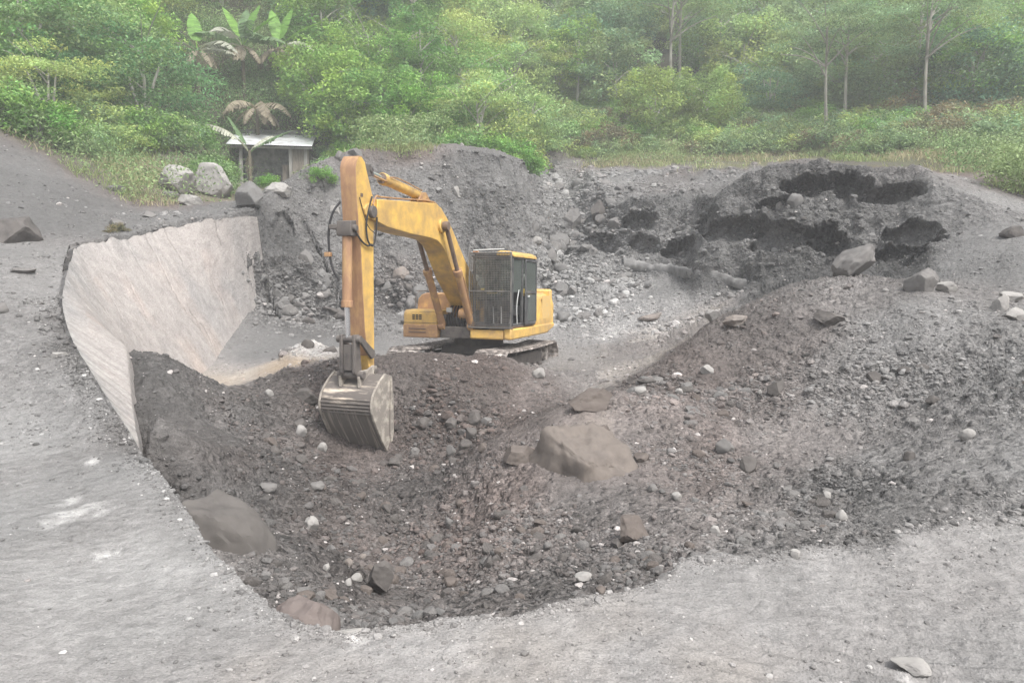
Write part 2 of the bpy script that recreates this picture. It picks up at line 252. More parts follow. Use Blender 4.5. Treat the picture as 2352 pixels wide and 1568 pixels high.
# ------------------------------------------------------------------ what the ground is made of: px, py, Y, albedo, brown, clod height, stone density, smooth-streak
SURF = [
 # pale dusty foreground and ledge
 (2260,1172,6.15,.16,.1,.6,1.2),(2250,1240,5.45,0.27,0.1,0.1,0.2),(1900,1225,5.5,.12,.12,.9,2.),(1900,1285,5,0.27,0.1,0.1,0.3),(2100,1205,5.9,.13,.1,.7,1.5),(2080,1260,5.2,0.27,0.1,0.1,0.2),(1300,1440,4,0.279,0.12,0.1,0.3),(1000,1480,3.7,0.288,0.12,0.1,0.3),(1450,1385,4.3,0.27,0.12,0.12,0.3),(560,1350,4.5,0.252,0.06,0.1,0.3),(460,1230,5.3,0.234,0.03,0.1,0.3),(350,1090,6.7,0.216,0.02,0.1,0.3),
 (0,1540,3.4,0.261,0.06,0.12,0.25),(700,1540,3.4,0.277,0.12,0.1,0.3),(1176,1520,3.5,0.281,0.16,0.1,0.3),(1700,1450,3.9,0.266,0.14,0.1,0.3),(2000,1500,3.6,0.238,0.1,0.15,0.4),(2330,1530,3.5,0.214,0.06,0.2,0.6),(2352,1300,4.8,0.254,0.12,0.1,0.2),(2000,1300,4.8,0.261,0.12,0.1,0.3),
 (1600,1340,4.5,0.254,0.1,0.12,0.3),(300,1300,4.75,0.293,0.02,0.1,0.15),(0,1200,5.8,0.216,0,0.1,0.15),(250,1100,6.9,0.203,0,0.12,0.2),(0,1000,8.2,.22,.0,.12,.3),(150,900,9.4,.19,.03,.3,.6),(500,1400,4.2,0.246,0.05,0.1,0.2),(300,1450,3.9,0.261,0.04,0.1,0.2),
 (0,800,11,.18,.05,.3,.8),(60,660,14,.20,.05,.25,.8),(120,580,16,.19,.05,.25,.8),(0,600,16,.18,.04,.2,.5),
 (60,480,21,.12,.02,.15,.5),(0,380,25,.12,.02,.15,.3),(150,430,24,.12,.02,.2,.5),(300,520,22,.13,.03,.3,1.2),(420,500,24,.14,.03,.3,1.2),(250,300,34,.11,.02,.15,.3),(480,480,27,.14,.05,.3,1),
 (300,400,31,.12,.9,.2,.4),(180,330,33,.10,.9,.15,.2),(380,430,29,.12,.85,.2,.4),(330,350,34,.11,1.,.15,.2),(480,400,33,.11,1.,.15,.2),(80,300,31,.10,.8,.1,.2),(230,285,36,.11,.2,.1,.2),(430,340,37,.10,.8,.2,.4),
 # pit
 (900,1400,6.3,0.107,0.35,1,2.2),(1200,1380,5.8,0.1,0.3,1,2.2),(1000,1450,4.7,0.11,0.3,1,2.5),(700,1380,5.4,0.085,0.25,1,2.2),(1450,1310,5.6,0.11,0.25,1,2),(700,1250,7.4,0.091,0.35,1,2),(1000,1200,8.2,0.114,0.75,1,2),
 (1200,1250,7.5,0.131,0.5,1,2),(900,1080,11,0.079,0.4,0.9,1.6),(600,1100,9.6,0.085,0.45,0.8,1.6),(450,1060,9.6,0.085,0.2,0.3,0.6),(410,1110,7.6,0.091,0.2,0.4,0.6),(500,1200,7,0.091,0.25,0.8,1),(360,960,10.6,0.085,0.12,0.25,0.4),(300,830,12,0.096,0.1,0.4,0.6),(400,900,13,0.102,0.15,0.6,1.2),
 (600,960,12.8,0.096,0.5,0.8,1.8),(700,880,15,0.096,0.6,0.8,1.6),(1000,950,13.8,0.085,0.75,0.7,1.4),(1100,860,15.2,0.085,0.75,0.5,1),(900,830,15.6,0.091,0.6,0.4,0.8),(1200,950,12.5,0.096,0.75,0.6,1.2),(1080,1000,12.6,0.091,0.7,1,2.2),
 (1180,1130,9.4,0.12,0.75,0.9,1.6),(1230,1000,10.4,0.125,0.6,0.4,0.4),(1320,1000,10,0.198,0.55,0.15,0.3),(1400,1100,9,0.148,0.5,0.2,0.4),(1420,1160,8.2,0.136,0.35,0.7,1.2),
 (1560,1050,9.4,0.133,0.45,0.8,1.54),(1500,960,11,0.153,0.5,0.72,1.54),(1480,900,12,0.107,0.5,0.8,2),(1600,850,12.5,0.115,0.5,0.4,0.84),(1700,780,13,0.115,0.45,0.48,1.05),(1800,700,13.4,0.135,0.45,0.56,1.12),(1900,680,13.1,0.149,0.3,0.56,1.12),
 (1700,950,10.8,0.135,0.4,0.72,1.54),(1850,1000,9.6,0.176,0.3,0.4,0.98),(2000,900,10,0.176,0.15,0.64,1.4),(2100,760,11,0.189,0.05,0.4,0.98),(2200,850,9.6,0.176,0.08,0.72,1.54),(2352,850,9,0.162,0.04,0.8,1.54),(2150,1050,7.6,0.189,0.1,0.48,1.12),(2300,1080,6.6,0.189,0.06,0.4,0.84),
 (1700,1180,7.3,0.162,0.3,0.8,1.54),(1900,1160,7,0.121,0.15,0.96,2.1),(1980,1130,7.1,0.115,0.08,0.96,2.1),(1600,1230,6.2,0.162,0.3,0.64,1.4),(1800,1250,5.6,0.149,0.15,0.8,1.75),(2100,1190,6.2,0.149,0.1,0.48,0.84),
 # floor round the machine
 (1320,800,21,.22,.15,.25,.7),(1400,850,16.5,0.264,0.3,0.3,1.2),(1290,880,17,.17,.3,.4,1.),(1500,780,21,.19,.3,.4,1.2),(1600,720,23,.24,.2,.5,1.6),(1450,715,25,.25,.05,.35,1.),(1350,690,27.5,.22,.0,.6,2.4),(650,790,22,.15,.0,.04,.1),(760,780,22.5,.16,.0,.05,.1),(560,850,19,.25,.5,.3,.8),
 (600,860,18,.30,.9,.1,.5),(500,880,17.5,.28,.8,.15,.6),(680,820,20,.19,.2,.1,.4),(900,800,19,.2,.1,.15,.5),(700,740,26.5,.15,.05,.6,2.),(850,740,27,.15,.05,.6,2.),(740,830,18,.34,.15,.5,2.),(700,812,18.8,.36,.15,.6,2.4),(540,880,17.6,.30,1.1,.1,.3),(640,865,17.6,.29,1.2,.1,.3),
 (1250,620,30,0.187,0,1.12,2.6),(1400,640,30,0.162,0,1,2.4),(1550,680,26,.17,.02,.25,.6),(1500,590,29,0.136,0.02,0.62,1.2),(1350,560,33,0.128,0,1,2.2),(1250,500,38,.17,0,.7,2.2),(1250,430,43,.19,0,.6,2.),(1450,430,41,.17,0,.5,1.8),(1700,410,36,.15,.02,.5,1.6),(1550,500,32,0.102,0,0.75,1),(1900,390,29,.19,0,.4,1.8),
 (1700,520,29,0.085,0,0.75,0.8),(1750,610,25,0.145,0.03,0.5,0.9),(1850,500,25.5,0.102,0,0.75,1),(1950,450,25,0.093,0,0.75,1),(1900,560,23.5,0.093,0,0.88,1),(2000,620,20.5,0.085,0,0.88,1),(2100,500,22,0.136,0.02,0.44,0.7),(2250,560,18.5,.17,.02,.15,.4),(2352,650,16,.15,.02,.3,.8),(2120,640,17.5,.15,.02,.3,1),(2300,480,21,.2,.02,.3,.9),(2200,430,24,.22,.03,.3,1.2),
 # the mound behind the machine
 (820,400,29.5,.16,.05,.3,.4),(900,400,29.6,.165,.05,.3,.35),(1000,400,29.6,.165,.03,.3,.3),(1100,440,29.4,.15,.0,.35,.4),(950,520,28.8,.16,.04,.4,.5),(1150,480,29.5,.11,0,.5,.7),(1740,640,24,.08,.0,.7,.8),(1840,648,21.5,.075,0,.7,.8),(1950,645,20.5,.08,0,.7,.8),(2050,640,19.5,.08,0,.7,.8),(1650,632,26,.10,0,.6,.8),
 (850,500,28.6,.14,.05,.5,1.0),(1000,450,30,.155,.04,.4,.7),(1120,400,31,.12,.0,.3,.5),(1150,560,29.6,.12,.05,.6,1.2),(900,650,27.6,.14,.2,.8,1.6),(700,560,27.3,.12,.05,.7,1.2),(660,650,26.8,.13,.05,.8,1.6),(640,540,26.8,.08,.0,.4,.5),(700,460,29,.15,.05,.4,.8),(900,340,32,.13,.75,.3,.3),
 # under the plants
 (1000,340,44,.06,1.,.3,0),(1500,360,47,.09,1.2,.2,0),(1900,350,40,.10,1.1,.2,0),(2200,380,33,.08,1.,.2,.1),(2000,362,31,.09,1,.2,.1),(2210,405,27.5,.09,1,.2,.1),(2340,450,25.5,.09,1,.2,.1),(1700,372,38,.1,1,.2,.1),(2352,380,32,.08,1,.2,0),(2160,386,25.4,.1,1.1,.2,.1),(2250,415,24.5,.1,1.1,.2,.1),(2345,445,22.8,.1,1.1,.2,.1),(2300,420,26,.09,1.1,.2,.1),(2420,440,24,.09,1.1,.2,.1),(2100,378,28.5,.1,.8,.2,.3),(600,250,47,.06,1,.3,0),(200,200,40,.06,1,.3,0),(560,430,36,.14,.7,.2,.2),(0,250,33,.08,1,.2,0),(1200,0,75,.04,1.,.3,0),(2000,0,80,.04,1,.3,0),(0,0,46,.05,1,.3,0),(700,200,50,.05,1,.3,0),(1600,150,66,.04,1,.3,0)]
SP = np.array([tuple(at(*q[:3])) for q in SURF]); SV = np.array([q[3:] for q in SURF])
def surf(x, y, z):
    r = np.hypot(x, y) + .1
    wx = x + .05 * r * fbm(x / r * 9 * 2, y / 1.3, z, 3, 21); wy = y + .05 * r * fbm(x / 1.3, y / 1.3 + 40, z, 3, 22)
    num = np.zeros((len(x), 4)); den = np.zeros(len(x))
    sc = np.log(np.hypot(wx, wy) + .1); an = np.arctan2(wx, wy)
    for p, v in zip(SP, SV):
        rp = math.hypot(p[0], p[1])
        d2 = ((sc - math.log(rp)) * 2.2) ** 2 + ((an - math.atan2(p[0], p[1])) * 2.6) ** 2 + ((z - p[2]) / rp * 3) ** 2
        wgt = 1 / (d2 * d2 + 2e-6); num += wgt[:, None] * v; den += wgt
    return num / den[:, None]
def surf_fast(X, Y, Z, shp, st=4):
    """surf() on every 4th vertex, interpolated between"""
    def idx(n): 
        q = list(range(0, n, st)); return np.array(q if q[-1] == n - 1 else q + [n - 1])
    I, J = idx(shp[0]), idx(shp[1]); g = lambda a: a.reshape(shp)[np.ix_(I, J)].ravel()
    v = np.clip(surf(g(X), g(Y), g(Z)), 0, None).reshape(len(I), len(J), 4); out = np.empty(shp + (4,))
    ii, jj = np.arange(shp[0]), np.arange(shp[1]); a = np.clip(np.searchsorted(I, ii, 'right') - 1, 0, len(I) - 2); fa = ((ii - I[a]) / (I[a + 1] - I[a]))[:, None, None]
    tmp = v[a] * (1 - fa) + v[a + 1] * fa
    b = np.clip(np.searchsorted(J, jj, 'right') - 1, 0, len(J) - 2); fb = ((jj - J[b]) / (J[b + 1] - J[b]))[None, :, None]
    return (tmp[:, b] * (1 - fb) + tmp[:, b + 1] * fb).reshape(-1, 4)
def brownish(alb, br):
    c = np.stack([alb * (1.015 + .18 * br), alb * (1 - .05 * br), alb * (.98 - .12 * br)], -1)
    return c
# ------------------------------------------------------------------ the ground, one sheet in polar strips
def hit(px, py, Yd):
    Ys = np.linspace(3, 60, 1500); r = ray(px, py); x = r[0] / r[1] * Ys; zr = H + r[2] / r[1] * Ys; k = np.where(base(x, Ys) > zr)[0]
    Y = Ys[k[0]] if len(k) else Yd
    return at(px, py, Y)
def build_ground(NC=1250, NR=1150):
    th = np.concatenate([np.linspace(-180, -48, 40)[:-1], np.linspace(-48, -36, 60)[:-1], np.linspace(-36, 36, NC), np.linspace(36, 48, 60)[1:], np.linspace(48, 180, 40)[1:]]) * math.pi / 180
    nf = 1500; rf = np.exp(np.linspace(math.log(.4), math.log(150), nf))
    Rr = np.empty((len(th), NR))
    tq = np.linspace(th[0], th[-1], 10)
    ths = th[::4] if (len(th) - 1) % 4 == 0 else np.append(th[::4], th[-1])
    coarse = np.empty((len(ths), NR)); u = np.linspace(0, 1, NR)
    for i, t in enumerate(ths):
        x, y = rf * math.sin(t), rf * math.cos(t); z = base(x, y)
        ang = np.arctan2(z - H, rf)
        g = np.abs(np.gradient(ang)) + .35 * np.gradient(rf) / rf * np.clip(1.6 / rf, .02, .12) + .3 * np.abs(np.gradient(z)) / rf
        cs = np.cumsum(g); cs = (cs - cs[0]) / (cs[-1] - cs[0]); coarse[i] = np.interp(u, cs, rf)
    kk = np.ones(9) / 9; lg = np.log(coarse); pad = np.r_[np.repeat(lg[:1], 4, 0), lg, np.repeat(lg[-1:], 4, 0)]
    lg = sum(pad[j:j + len(lg)] for j in range(9)) / 9
    for j in range(NR): Rr[:, j] = np.exp(np.interp(th, ths, lg[:, j]))
    Rr[0] = Rr[-1]
    X = (Rr * np.sin(th)[:, None]).ravel(); Y = (Rr * np.cos(th)[:, None]).ravel()
    Z, ins, bd, onface = base(X, Y, True)
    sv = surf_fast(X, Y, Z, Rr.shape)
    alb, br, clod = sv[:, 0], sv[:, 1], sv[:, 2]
    # face normal of the plain shape, for relief that stands off steep faces
    Zg = Z.reshape(Rr.shape); Xg = X.reshape(Rr.shape); Yg = Y.reshape(Rr.shape)
    dU = np.stack(np.gradient(Xg, axis=0), -1)[..., 0] if False else None
    a = np.stack([np.gradient(Xg, axis=0), np.gradient(Yg, axis=0), np.gradient(Zg, axis=0)], -1)
    b = np.stack([np.gradient(Xg, axis=1), np.gradient(Yg, axis=1), np.gradient(Zg, axis=1)], -1)
    N = np.cross(b, a); N /= np.linalg.norm(N, axis=-1, keepdims=True) + 1e-12; N[N[..., 2] < 0] *= -1
    for _ in range(3):
        N[1:-1, 1:-1] = (N[1:-1, 1:-1] * 2 + N[:-2, 1:-1] + N[2:, 1:-1] + N[1:-1, :-2] + N[1:-1, 2:])
        N /= np.linalg.norm(N, axis=-1, keepdims=True) + 1e-12
    N = N.reshape(-1, 3)
    r = np.hypot(X, Y); steep = 1 - np.clip(N[:, 2], 0, 1)
    s = np.clip(r / 12, .35, 2.2)
    rough = fbm(X / (1.6 * s), Y / (1.6 * s), Z / (1.6 * s), 4, 40, .5) * .19 * s * (.03 + clod) + fbm(X / 5, Y / 5, Z / 5, 3, 46) * .6 * np.clip((r - 12) / 15, 0, 1) * np.clip(clod, 0, 1)
    rough *= np.clip((r - 2) / 2, .3, 1)
    rough += np.clip((r - 18) / 6, 0, 1) * np.clip(clod - .3, 0, 1) * (.5 - np.abs(fbm(X / 2.2, Y / 2.2, Z / 2.0, 5, 56, .58))) * 1.1
    rough -= steep * np.abs(fbm(X / (.5 * s), Y / (.5 * s), Z / (1.1 * s), 3, 50)) * (.16 + .26 * np.clip((r - 16) / 8, 0, 1)) * s * np.clip(clod * 1.6, 0, 1)
    U1, U2 = X + .4 * Z, Y + .9 * Z
    lump = 0
    for k, (sz, am) in enumerate(((.55, .8), (.27, .9), (.13, 1.), (.065, .45))):
        S1 = sz; vis = np.clip(1.6 - np.abs(np.log(np.clip(r, 4, 60) * .012 / sz)) * .7, 0, 1)
        lump = lump + vis * am * S1 * lumps(U1 / S1 + 7 * k + .2 * noise(.6 * U1 / S1, .6 * U2 / S1, Z / S1, 90), U2 / S1 + .2 * noise(.6 * U1 / S1, .6 * U2 / S1 + 9, Z / S1, 91), 60 + 10 * k) * (.35 + .65 * np.clip(.5 + 1.4 * fbm(X / (3 * S1), Y / (3 * S1), Z, 2, 70 + k), 0, 1))
    disp = rough + lump * np.clip(clod, 0, 1.3) * .5
    # gentle unevenness and tyre-dragged streaks of the dusty ground
    flat = np.clip(1 - clod * 3, 0, 1)
    st = fbm((X * .5 + Y * .85) / 1.6, (X * .85 - Y * .5) / .16, None, 4, 80)
    disp += flat * (.012 * st + .05 * fbm(X / 1.2, Y / 1.2, None, 4, 85) + .006 * fbm(X / .22, Y / .22, None, 3, 88) + .02 * np.clip(lumps(X / .07, Y / .07, 95) - .2, 0, 1) * np.clip(.3 + 2 * fbm(X / .8, Y / .8, None, 3, 97), 0, 1))
    rut = np.clip(1 - np.hypot((X - 2.0) / 1.3, (Y - 3.5) / .5), 0, 1) ** .7
    disp += -.035 * rut * np.abs(np.sin((X * .35 + Y) * 21 + 1.5 * noise(X * 2, Y * 2))) - .03 * rut
    # hollows scooped out of the far cliff and this pit: px, py, Y, rx, ry(depth), rz, depth, direction
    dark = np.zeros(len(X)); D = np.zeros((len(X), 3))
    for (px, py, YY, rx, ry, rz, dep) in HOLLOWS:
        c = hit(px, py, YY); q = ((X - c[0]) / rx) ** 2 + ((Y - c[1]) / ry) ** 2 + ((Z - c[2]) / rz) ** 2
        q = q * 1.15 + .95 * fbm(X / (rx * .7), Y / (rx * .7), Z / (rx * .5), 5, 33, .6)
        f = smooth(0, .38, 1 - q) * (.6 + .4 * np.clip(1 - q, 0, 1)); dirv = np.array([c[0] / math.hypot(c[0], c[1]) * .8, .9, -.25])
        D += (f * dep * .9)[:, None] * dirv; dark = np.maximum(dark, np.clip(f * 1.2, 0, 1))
    P = np.c_[X, Y, Z] + N * disp[:, None] + D
    # colour of the earth itself; hollows darkened for damp soil and painted shade
    tone = 1 + (.22 - .1 * np.clip(1 - clod * 3, 0, 1)) * fbm(X / (.9 * s), Y / (.9 * s), Z / (.9 * s), 5, 110) + (.12 - .08 * np.clip(1 - clod * 3, 0, 1)) * fbm(X / (.12 * s), Y / (.12 * s), Z / (.12 * s), 3, 120)
    tone *= 1 + np.clip(lump / .12, 0, 1) * np.clip(clod, 0, 1) * (.32 * noise(U1 / (.3 * s), U2 / (.3 * s), None, 130))
    tone += flat * .09 * st
    pale = np.clip((fbm(X / 1.1, Y / .6, None, 5, 140) - .22) * 5, 0, 1) * flat * np.clip((alb - .25) * 8, 0, 1) * .22
    layer = 1 + steep * .16 * noise(X / 4 + Z * .6, Y / 4, Z / (.22 * s), 150)
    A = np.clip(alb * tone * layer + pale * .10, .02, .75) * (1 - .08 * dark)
    for (px, py, YY, rr, am) in WHITE:
        c = at(px, py, YY); q = np.hypot(X - c[0], (Y - c[1]) * .6) / rr + .9 * fbm(X / (rr * .5), Y / (rr * .5), None, 4, 160)
        A = A + np.clip(1.2 - q * 1.6, 0, 1) * am
    br = br * np.clip(1 + .8 * fbm(X / (1.4 * s), Y / (1.4 * s), Z / s, 3, 170), 0, 2)
    C = brownish(A, np.clip(br, 0, 2)); tan = np.clip((A - .17) * 12, 0, 1) * np.clip(br - .1, 0, 1); C[:, 2] *= 1 - .3 * tan; C[:, 1] *= 1 - .04 * tan; far = np.clip((r - 30) / 8, 0, 1) * np.clip((br - .4) * 2, 0, 1)
    C[:, 1] *= 1 + .25 * far; C[:, 2] *= 1 - .15 * far
    n1, n2 = Rr.shape
    idx = np.arange(n1 * n2).reshape(n1, n2)
    F = np.stack([idx[:-1, :-1], idx[1:, :-1], idx[1:, 1:], idx[:-1, 1:]], -1).reshape(-1, 4)
    F = F[:, ::-1]
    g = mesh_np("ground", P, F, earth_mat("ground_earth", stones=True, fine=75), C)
    sa_ = g.data.attributes.new("Stony", 'FLOAT', 'POINT'); sa_.data.foreach_set("value", np.clip(.04 + clod * 1.15, 0, 1).astype(np.float32))
    tag(g, kind='structure'); return g, P, N, sv
HOLLOWS = [(1570,572,28,.8,1.6,.55,1.5),(1690,530,27,1.6,1.5,.5,1.2),(1625,505,28,1.0,1.5,.5,1.),(1790,548,25,.9,1.5,.55,1.0),(1845,425,25,.85,1.5,.38,1.1),(1945,425,24.5,.6,1.5,.6,1.3),(2035,446,23.5,.9,1.5,.36,1.1),(1900,560,23,.6,1.5,.75,1.3),(2050,600,21,1.0,1.5,.55,.9),(1385,560,32,.8,1.2,.6,.8),(1330,600,31,1.1,1.2,.35,.8),(1470,510,31,1.2,1.4,.4,1.0),(2100,540,21,.7,1.2,.5,.8),(1480,560,29,.7,1.2,.4,.9),(1790,470,26,.7,1.2,.3,.8),(650,520,26,.6,.8,.5,.4)]
WHITE = [(190,1180,5.9,.24,.22),(245,1270,5.0,.09,.2),(215,1068,7.3,.13,.18),(160,1150,6.2,.12,.18),(700,815,19.5,1.0,.12),(760,800,20,.9,.12),(1500,730,22.5,.9,.12),(1420,722,24,.9,.08),(820,1475,3.75,.1,.25),(2080,1530,3.4,.08,.18),(560,870,18,.8,.05)]
GROUND, GP, GN, GS = build_ground(NC_, NR_)
# ------------------------------------------------------------------ the excavator, built in its own axes: x forward, y to its left, z up
YEL = mat("yellow_paint", (.86,.55,.12), .45, var=.10, vscale=3, dirt=(.36,.235,.12), dscale=2.6, damt=.42, dsharp=.22, bump=.08, bscale=14)
YELD = mat("yellow_paint_dusty", (.76,.49,.16), .6, var=.14, vscale=4, dirt=(.34,.20,.11), dscale=5, damt=.85, dsharp=.2, bump=.1, bscale=20)
RUSTY = mat("worn_arm_paint", (.66,.43,.19), .6, var=.18, vscale=3, dirt=(.33,.19,.11), dscale=6, damt=.75, dsharp=.18, bump=.12, bscale=20, stretch=(1,1,.35))
DARK = mat("dark_steel", (.06,.055,.055), .6, var=.3, vscale=6, dirt=(.13,.115,.105), dscale=5, damt=.6, bump=.15, bscale=20)
BROWN = mat("greasy_steel", (.11,.075,.06), .55, var=.3, vscale=8, dirt=(.18,.13,.10), dscale=5, damt=.5, bump=.1)
RUBBER = mat("rubber", (.03,.03,.032), .6, var=.2)
CHROME = mat("chrome_rod", (.75,.76,.78), .22, metal=.9, var=.05)
DUSTST = mat("dusty_track_steel", (.66,.60,.55), .85, var=.25, vscale=9, dirt=(.16,.14,.13), dscale=7, damt=.5, bump=.3, bscale=30)
BUCK = mat("scraped_bucket_steel", (.72,.62,.51), .9, var=.2, vscale=4, dirt=(.13,.115,.105), dscale=5, damt=.62, dsharp=.07, bump=.3, bscale=8, stretch=(1,.16,1))
BUCKV = mat("streaked_bucket_steel", (.48,.43,.375), .9, var=.35, vscale=4, dirt=(.16,.145,.13), dscale=4, damt=.6, dsharp=.06, bump=.5, bscale=8, stretch=(.18,3.0,.18))
BUCKS = mat("dusty_bucket_side", (.52,.47,.405), .9, var=.15, vscale=5, dirt=(.24,.215,.19), dscale=6, damt=.55, bump=.2)
BLACK = mat("cab_black", (.035,.037,.04), .5, var=.15, dirt=(.12,.12,.12), dscale=3, damt=.35)
GREYF = mat("light_grey_tube", (.55,.56,.55), .5, var=.1)
DECAL = mat("faded_decal", (.42,.36,.27), .7, var=.3, vscale=14, dirt=(.62,.42,.16), dscale=12, damt=.8)
MESHM = mat("guard_wire", (.075,.08,.08), .6, var=.25, dirt=(.16,.15,.14), dscale=6, damt=.5)
def glass_mat():
    m, t, p = new_mat("cab_glass"); tr = t.nodes.new("ShaderNodeBsdfTransparent"); tr.inputs[0].default_value = (.72,.78,.75,1)
    mx = t.nodes.new("ShaderNodeMixShader"); fr = t.nodes.new("ShaderNodeFresnel"); fr.inputs[0].default_value = 1.9
    p.inputs['Base Color'].default_value = (.25,.28,.26,1); p.inputs['Roughness'].default_value = .12; p.inputs['Specular IOR Level'].default_value = 1
    ad = t.nodes.new("ShaderNodeMath"); ad.operation = 'ADD'; ad.inputs[1].default_value = .12; t.links.new(fr.outputs[0], ad.inputs[0])
    t.links.new(ad.outputs[0], mx.inputs[0]); t.links.new(tr.outputs[0], mx.inputs[1]); t.links.new(p.outputs[0], mx.inputs[2])
    t.links.new(mx.outputs[0], t.nodes["Material Output"].inputs[0]); return m
GLASS = glass_mat()
class MB:
    def __init__(s): s.b = bmesh.new()
    def box(s, x0, x1, y0, y1, z0, z1, rot=None, piv=None):
        vs = [s.b.verts.new((x, y, z)) for x in (x0, x1) for y in (y0, y1) for z in (z0, z1)]
        for f in ((0,1,3,2),(4,6,7,5),(0,4,5,1),(2,3,7,6),(0,2,6,4),(1,5,7,3)): s.b.faces.new([vs[i] for i in f])
        if rot:
            bmesh.ops.rotate(s.b, cent=piv or ((x0+x1)/2,(y0+y1)/2,(z0+z1)/2), matrix=rot, verts=vs)
        return s
    def prism(s, pts, y0, y1, taper=None):           # polygon in x-z, thick in y
        a = [s.b.verts.new((x, y0, z)) for x, z in pts]; c = [s.b.verts.new((x, y1, z)) for x, z in pts]
        s.b.faces.new(a[::-1]); s.b.faces.new(c); n = len(pts)
        for i in range(n): s.b.faces.new((a[i], a[(i+1)%n], c[(i+1)%n], c[i]))
        return s
    def prismz(s, pts, z0, z1):
        a = [s.b.verts.new((x, y, z0)) for x, y in pts]; c = [s.b.verts.new((x, y, z1)) for x, y in pts]
        s.b.faces.new(a[::-1]); s.b.faces.new(c); n = len(pts)
        for i in range(n): s.b.faces.new((a[i], a[(i+1)%n], c[(i+1)%n], c[i]))
        return s
    def prismx(s, pts, x0, x1):
        a = [s.b.verts.new((x0, y, z)) for y, z in pts]; c = [s.b.verts.new((x1, y, z)) for y, z in pts]
        s.b.faces.new(a[::-1]); s.b.faces.new(c); n = len(pts)
        for i in range(n): s.b.faces.new((a[i], a[(i+1)%n], c[(i+1)%n], c[i]))
        return s
    def rod(s, p, q, r, r2=None, n=14):
        p, q = Vector(p), Vector(q); d = q - p
        m = Matrix.Translation((p + q) / 2) @ d.to_track_quat('Z', 'Y').to_matrix().to_4x4()
        bmesh.ops.create_cone(s.b, cap_ends=True, segments=n, radius1=r, radius2=r if r2 is None else r2, depth=d.length, matrix=m); return s
    def tube(s, pts, r, n=6):
        P = [Vector(p) for p in pts]
        # smooth the path
        for _ in range(2):
            Q = [P[0]]
            for a, b in zip(P[:-1], P[1:]): Q += [a.lerp(b, .25), a.lerp(b, .75)]
            P = Q + [P[-1]]
        rings = []; up = Vector((.3, .9, .2))
        for i, p in enumerate(P):
            d = (P[min(i+1, len(P)-1)] - P[max(i-1, 0)]).normalized(); a = d.cross(up).normalized(); b = d.cross(a)
            rr = r(i / (len(P) - 1)) if callable(r) else r
            rings.append([s.b.verts.new(p + (a * math.cos(6.2832*k/n) + b * math.sin(6.2832*k/n)) * rr) for k in range(n)])
        for A, B in zip(rings[:-1], rings[1:]):
            for k in range(n): s.b.faces.new((A[k], A[(k+1)%n], B[(k+1)%n], B[k]))
        s.b.faces.new(rings[0][::-1]); s.b.faces.new(rings[-1]); return s
    def build(s, name, m, parent=None, bev=0, smooth_=None):
        bmesh.ops.recalc_face_normals(s.b, faces=s.b.faces[:])
        me = bpy.data.meshes.new(name); s.b.to_mesh(me); s.b.free()
        for q in (m if isinstance(m, (list, tuple)) else [m]): me.materials.append(q)
        o = bpy.data.objects.new(name, me); COL.objects.link(o)
        if parent: o.parent = parent
        if bev:
            k = o.modifiers.new("edge", 'BEVEL'); k.width = bev; k.segments = 2; k.limit_method = 'ANGLE'; k.angle_limit = R(35)
        if smooth_ is None: smooth_ = bool(bev)
        if smooth_:
            me.shade_smooth()
            me.set_sharp_from_angle(angle=R(38))
        return o
AZ, TILT = R(19.2), R(2.0)
EX = empty("excavator", (-.85, 19.2, 0), "yellow crawler excavator with a caged cab, digging in the pit", "excavator")
fw = Vector((-math.sin(AZ)*math.cos(TILT), -math.cos(AZ)*math.cos(TILT), math.sin(TILT))); lf = Vector((math.cos(AZ), -math.sin(AZ), 0)); upv = fw.cross(lf)
EXM = Matrix((( fw.x, lf.x, upv.x, -.85), (fw.y, lf.y, upv.y, 19.2), (fw.z, lf.z, upv.z, 0), (0,0,0,1))); EX.matrix_world = EXM
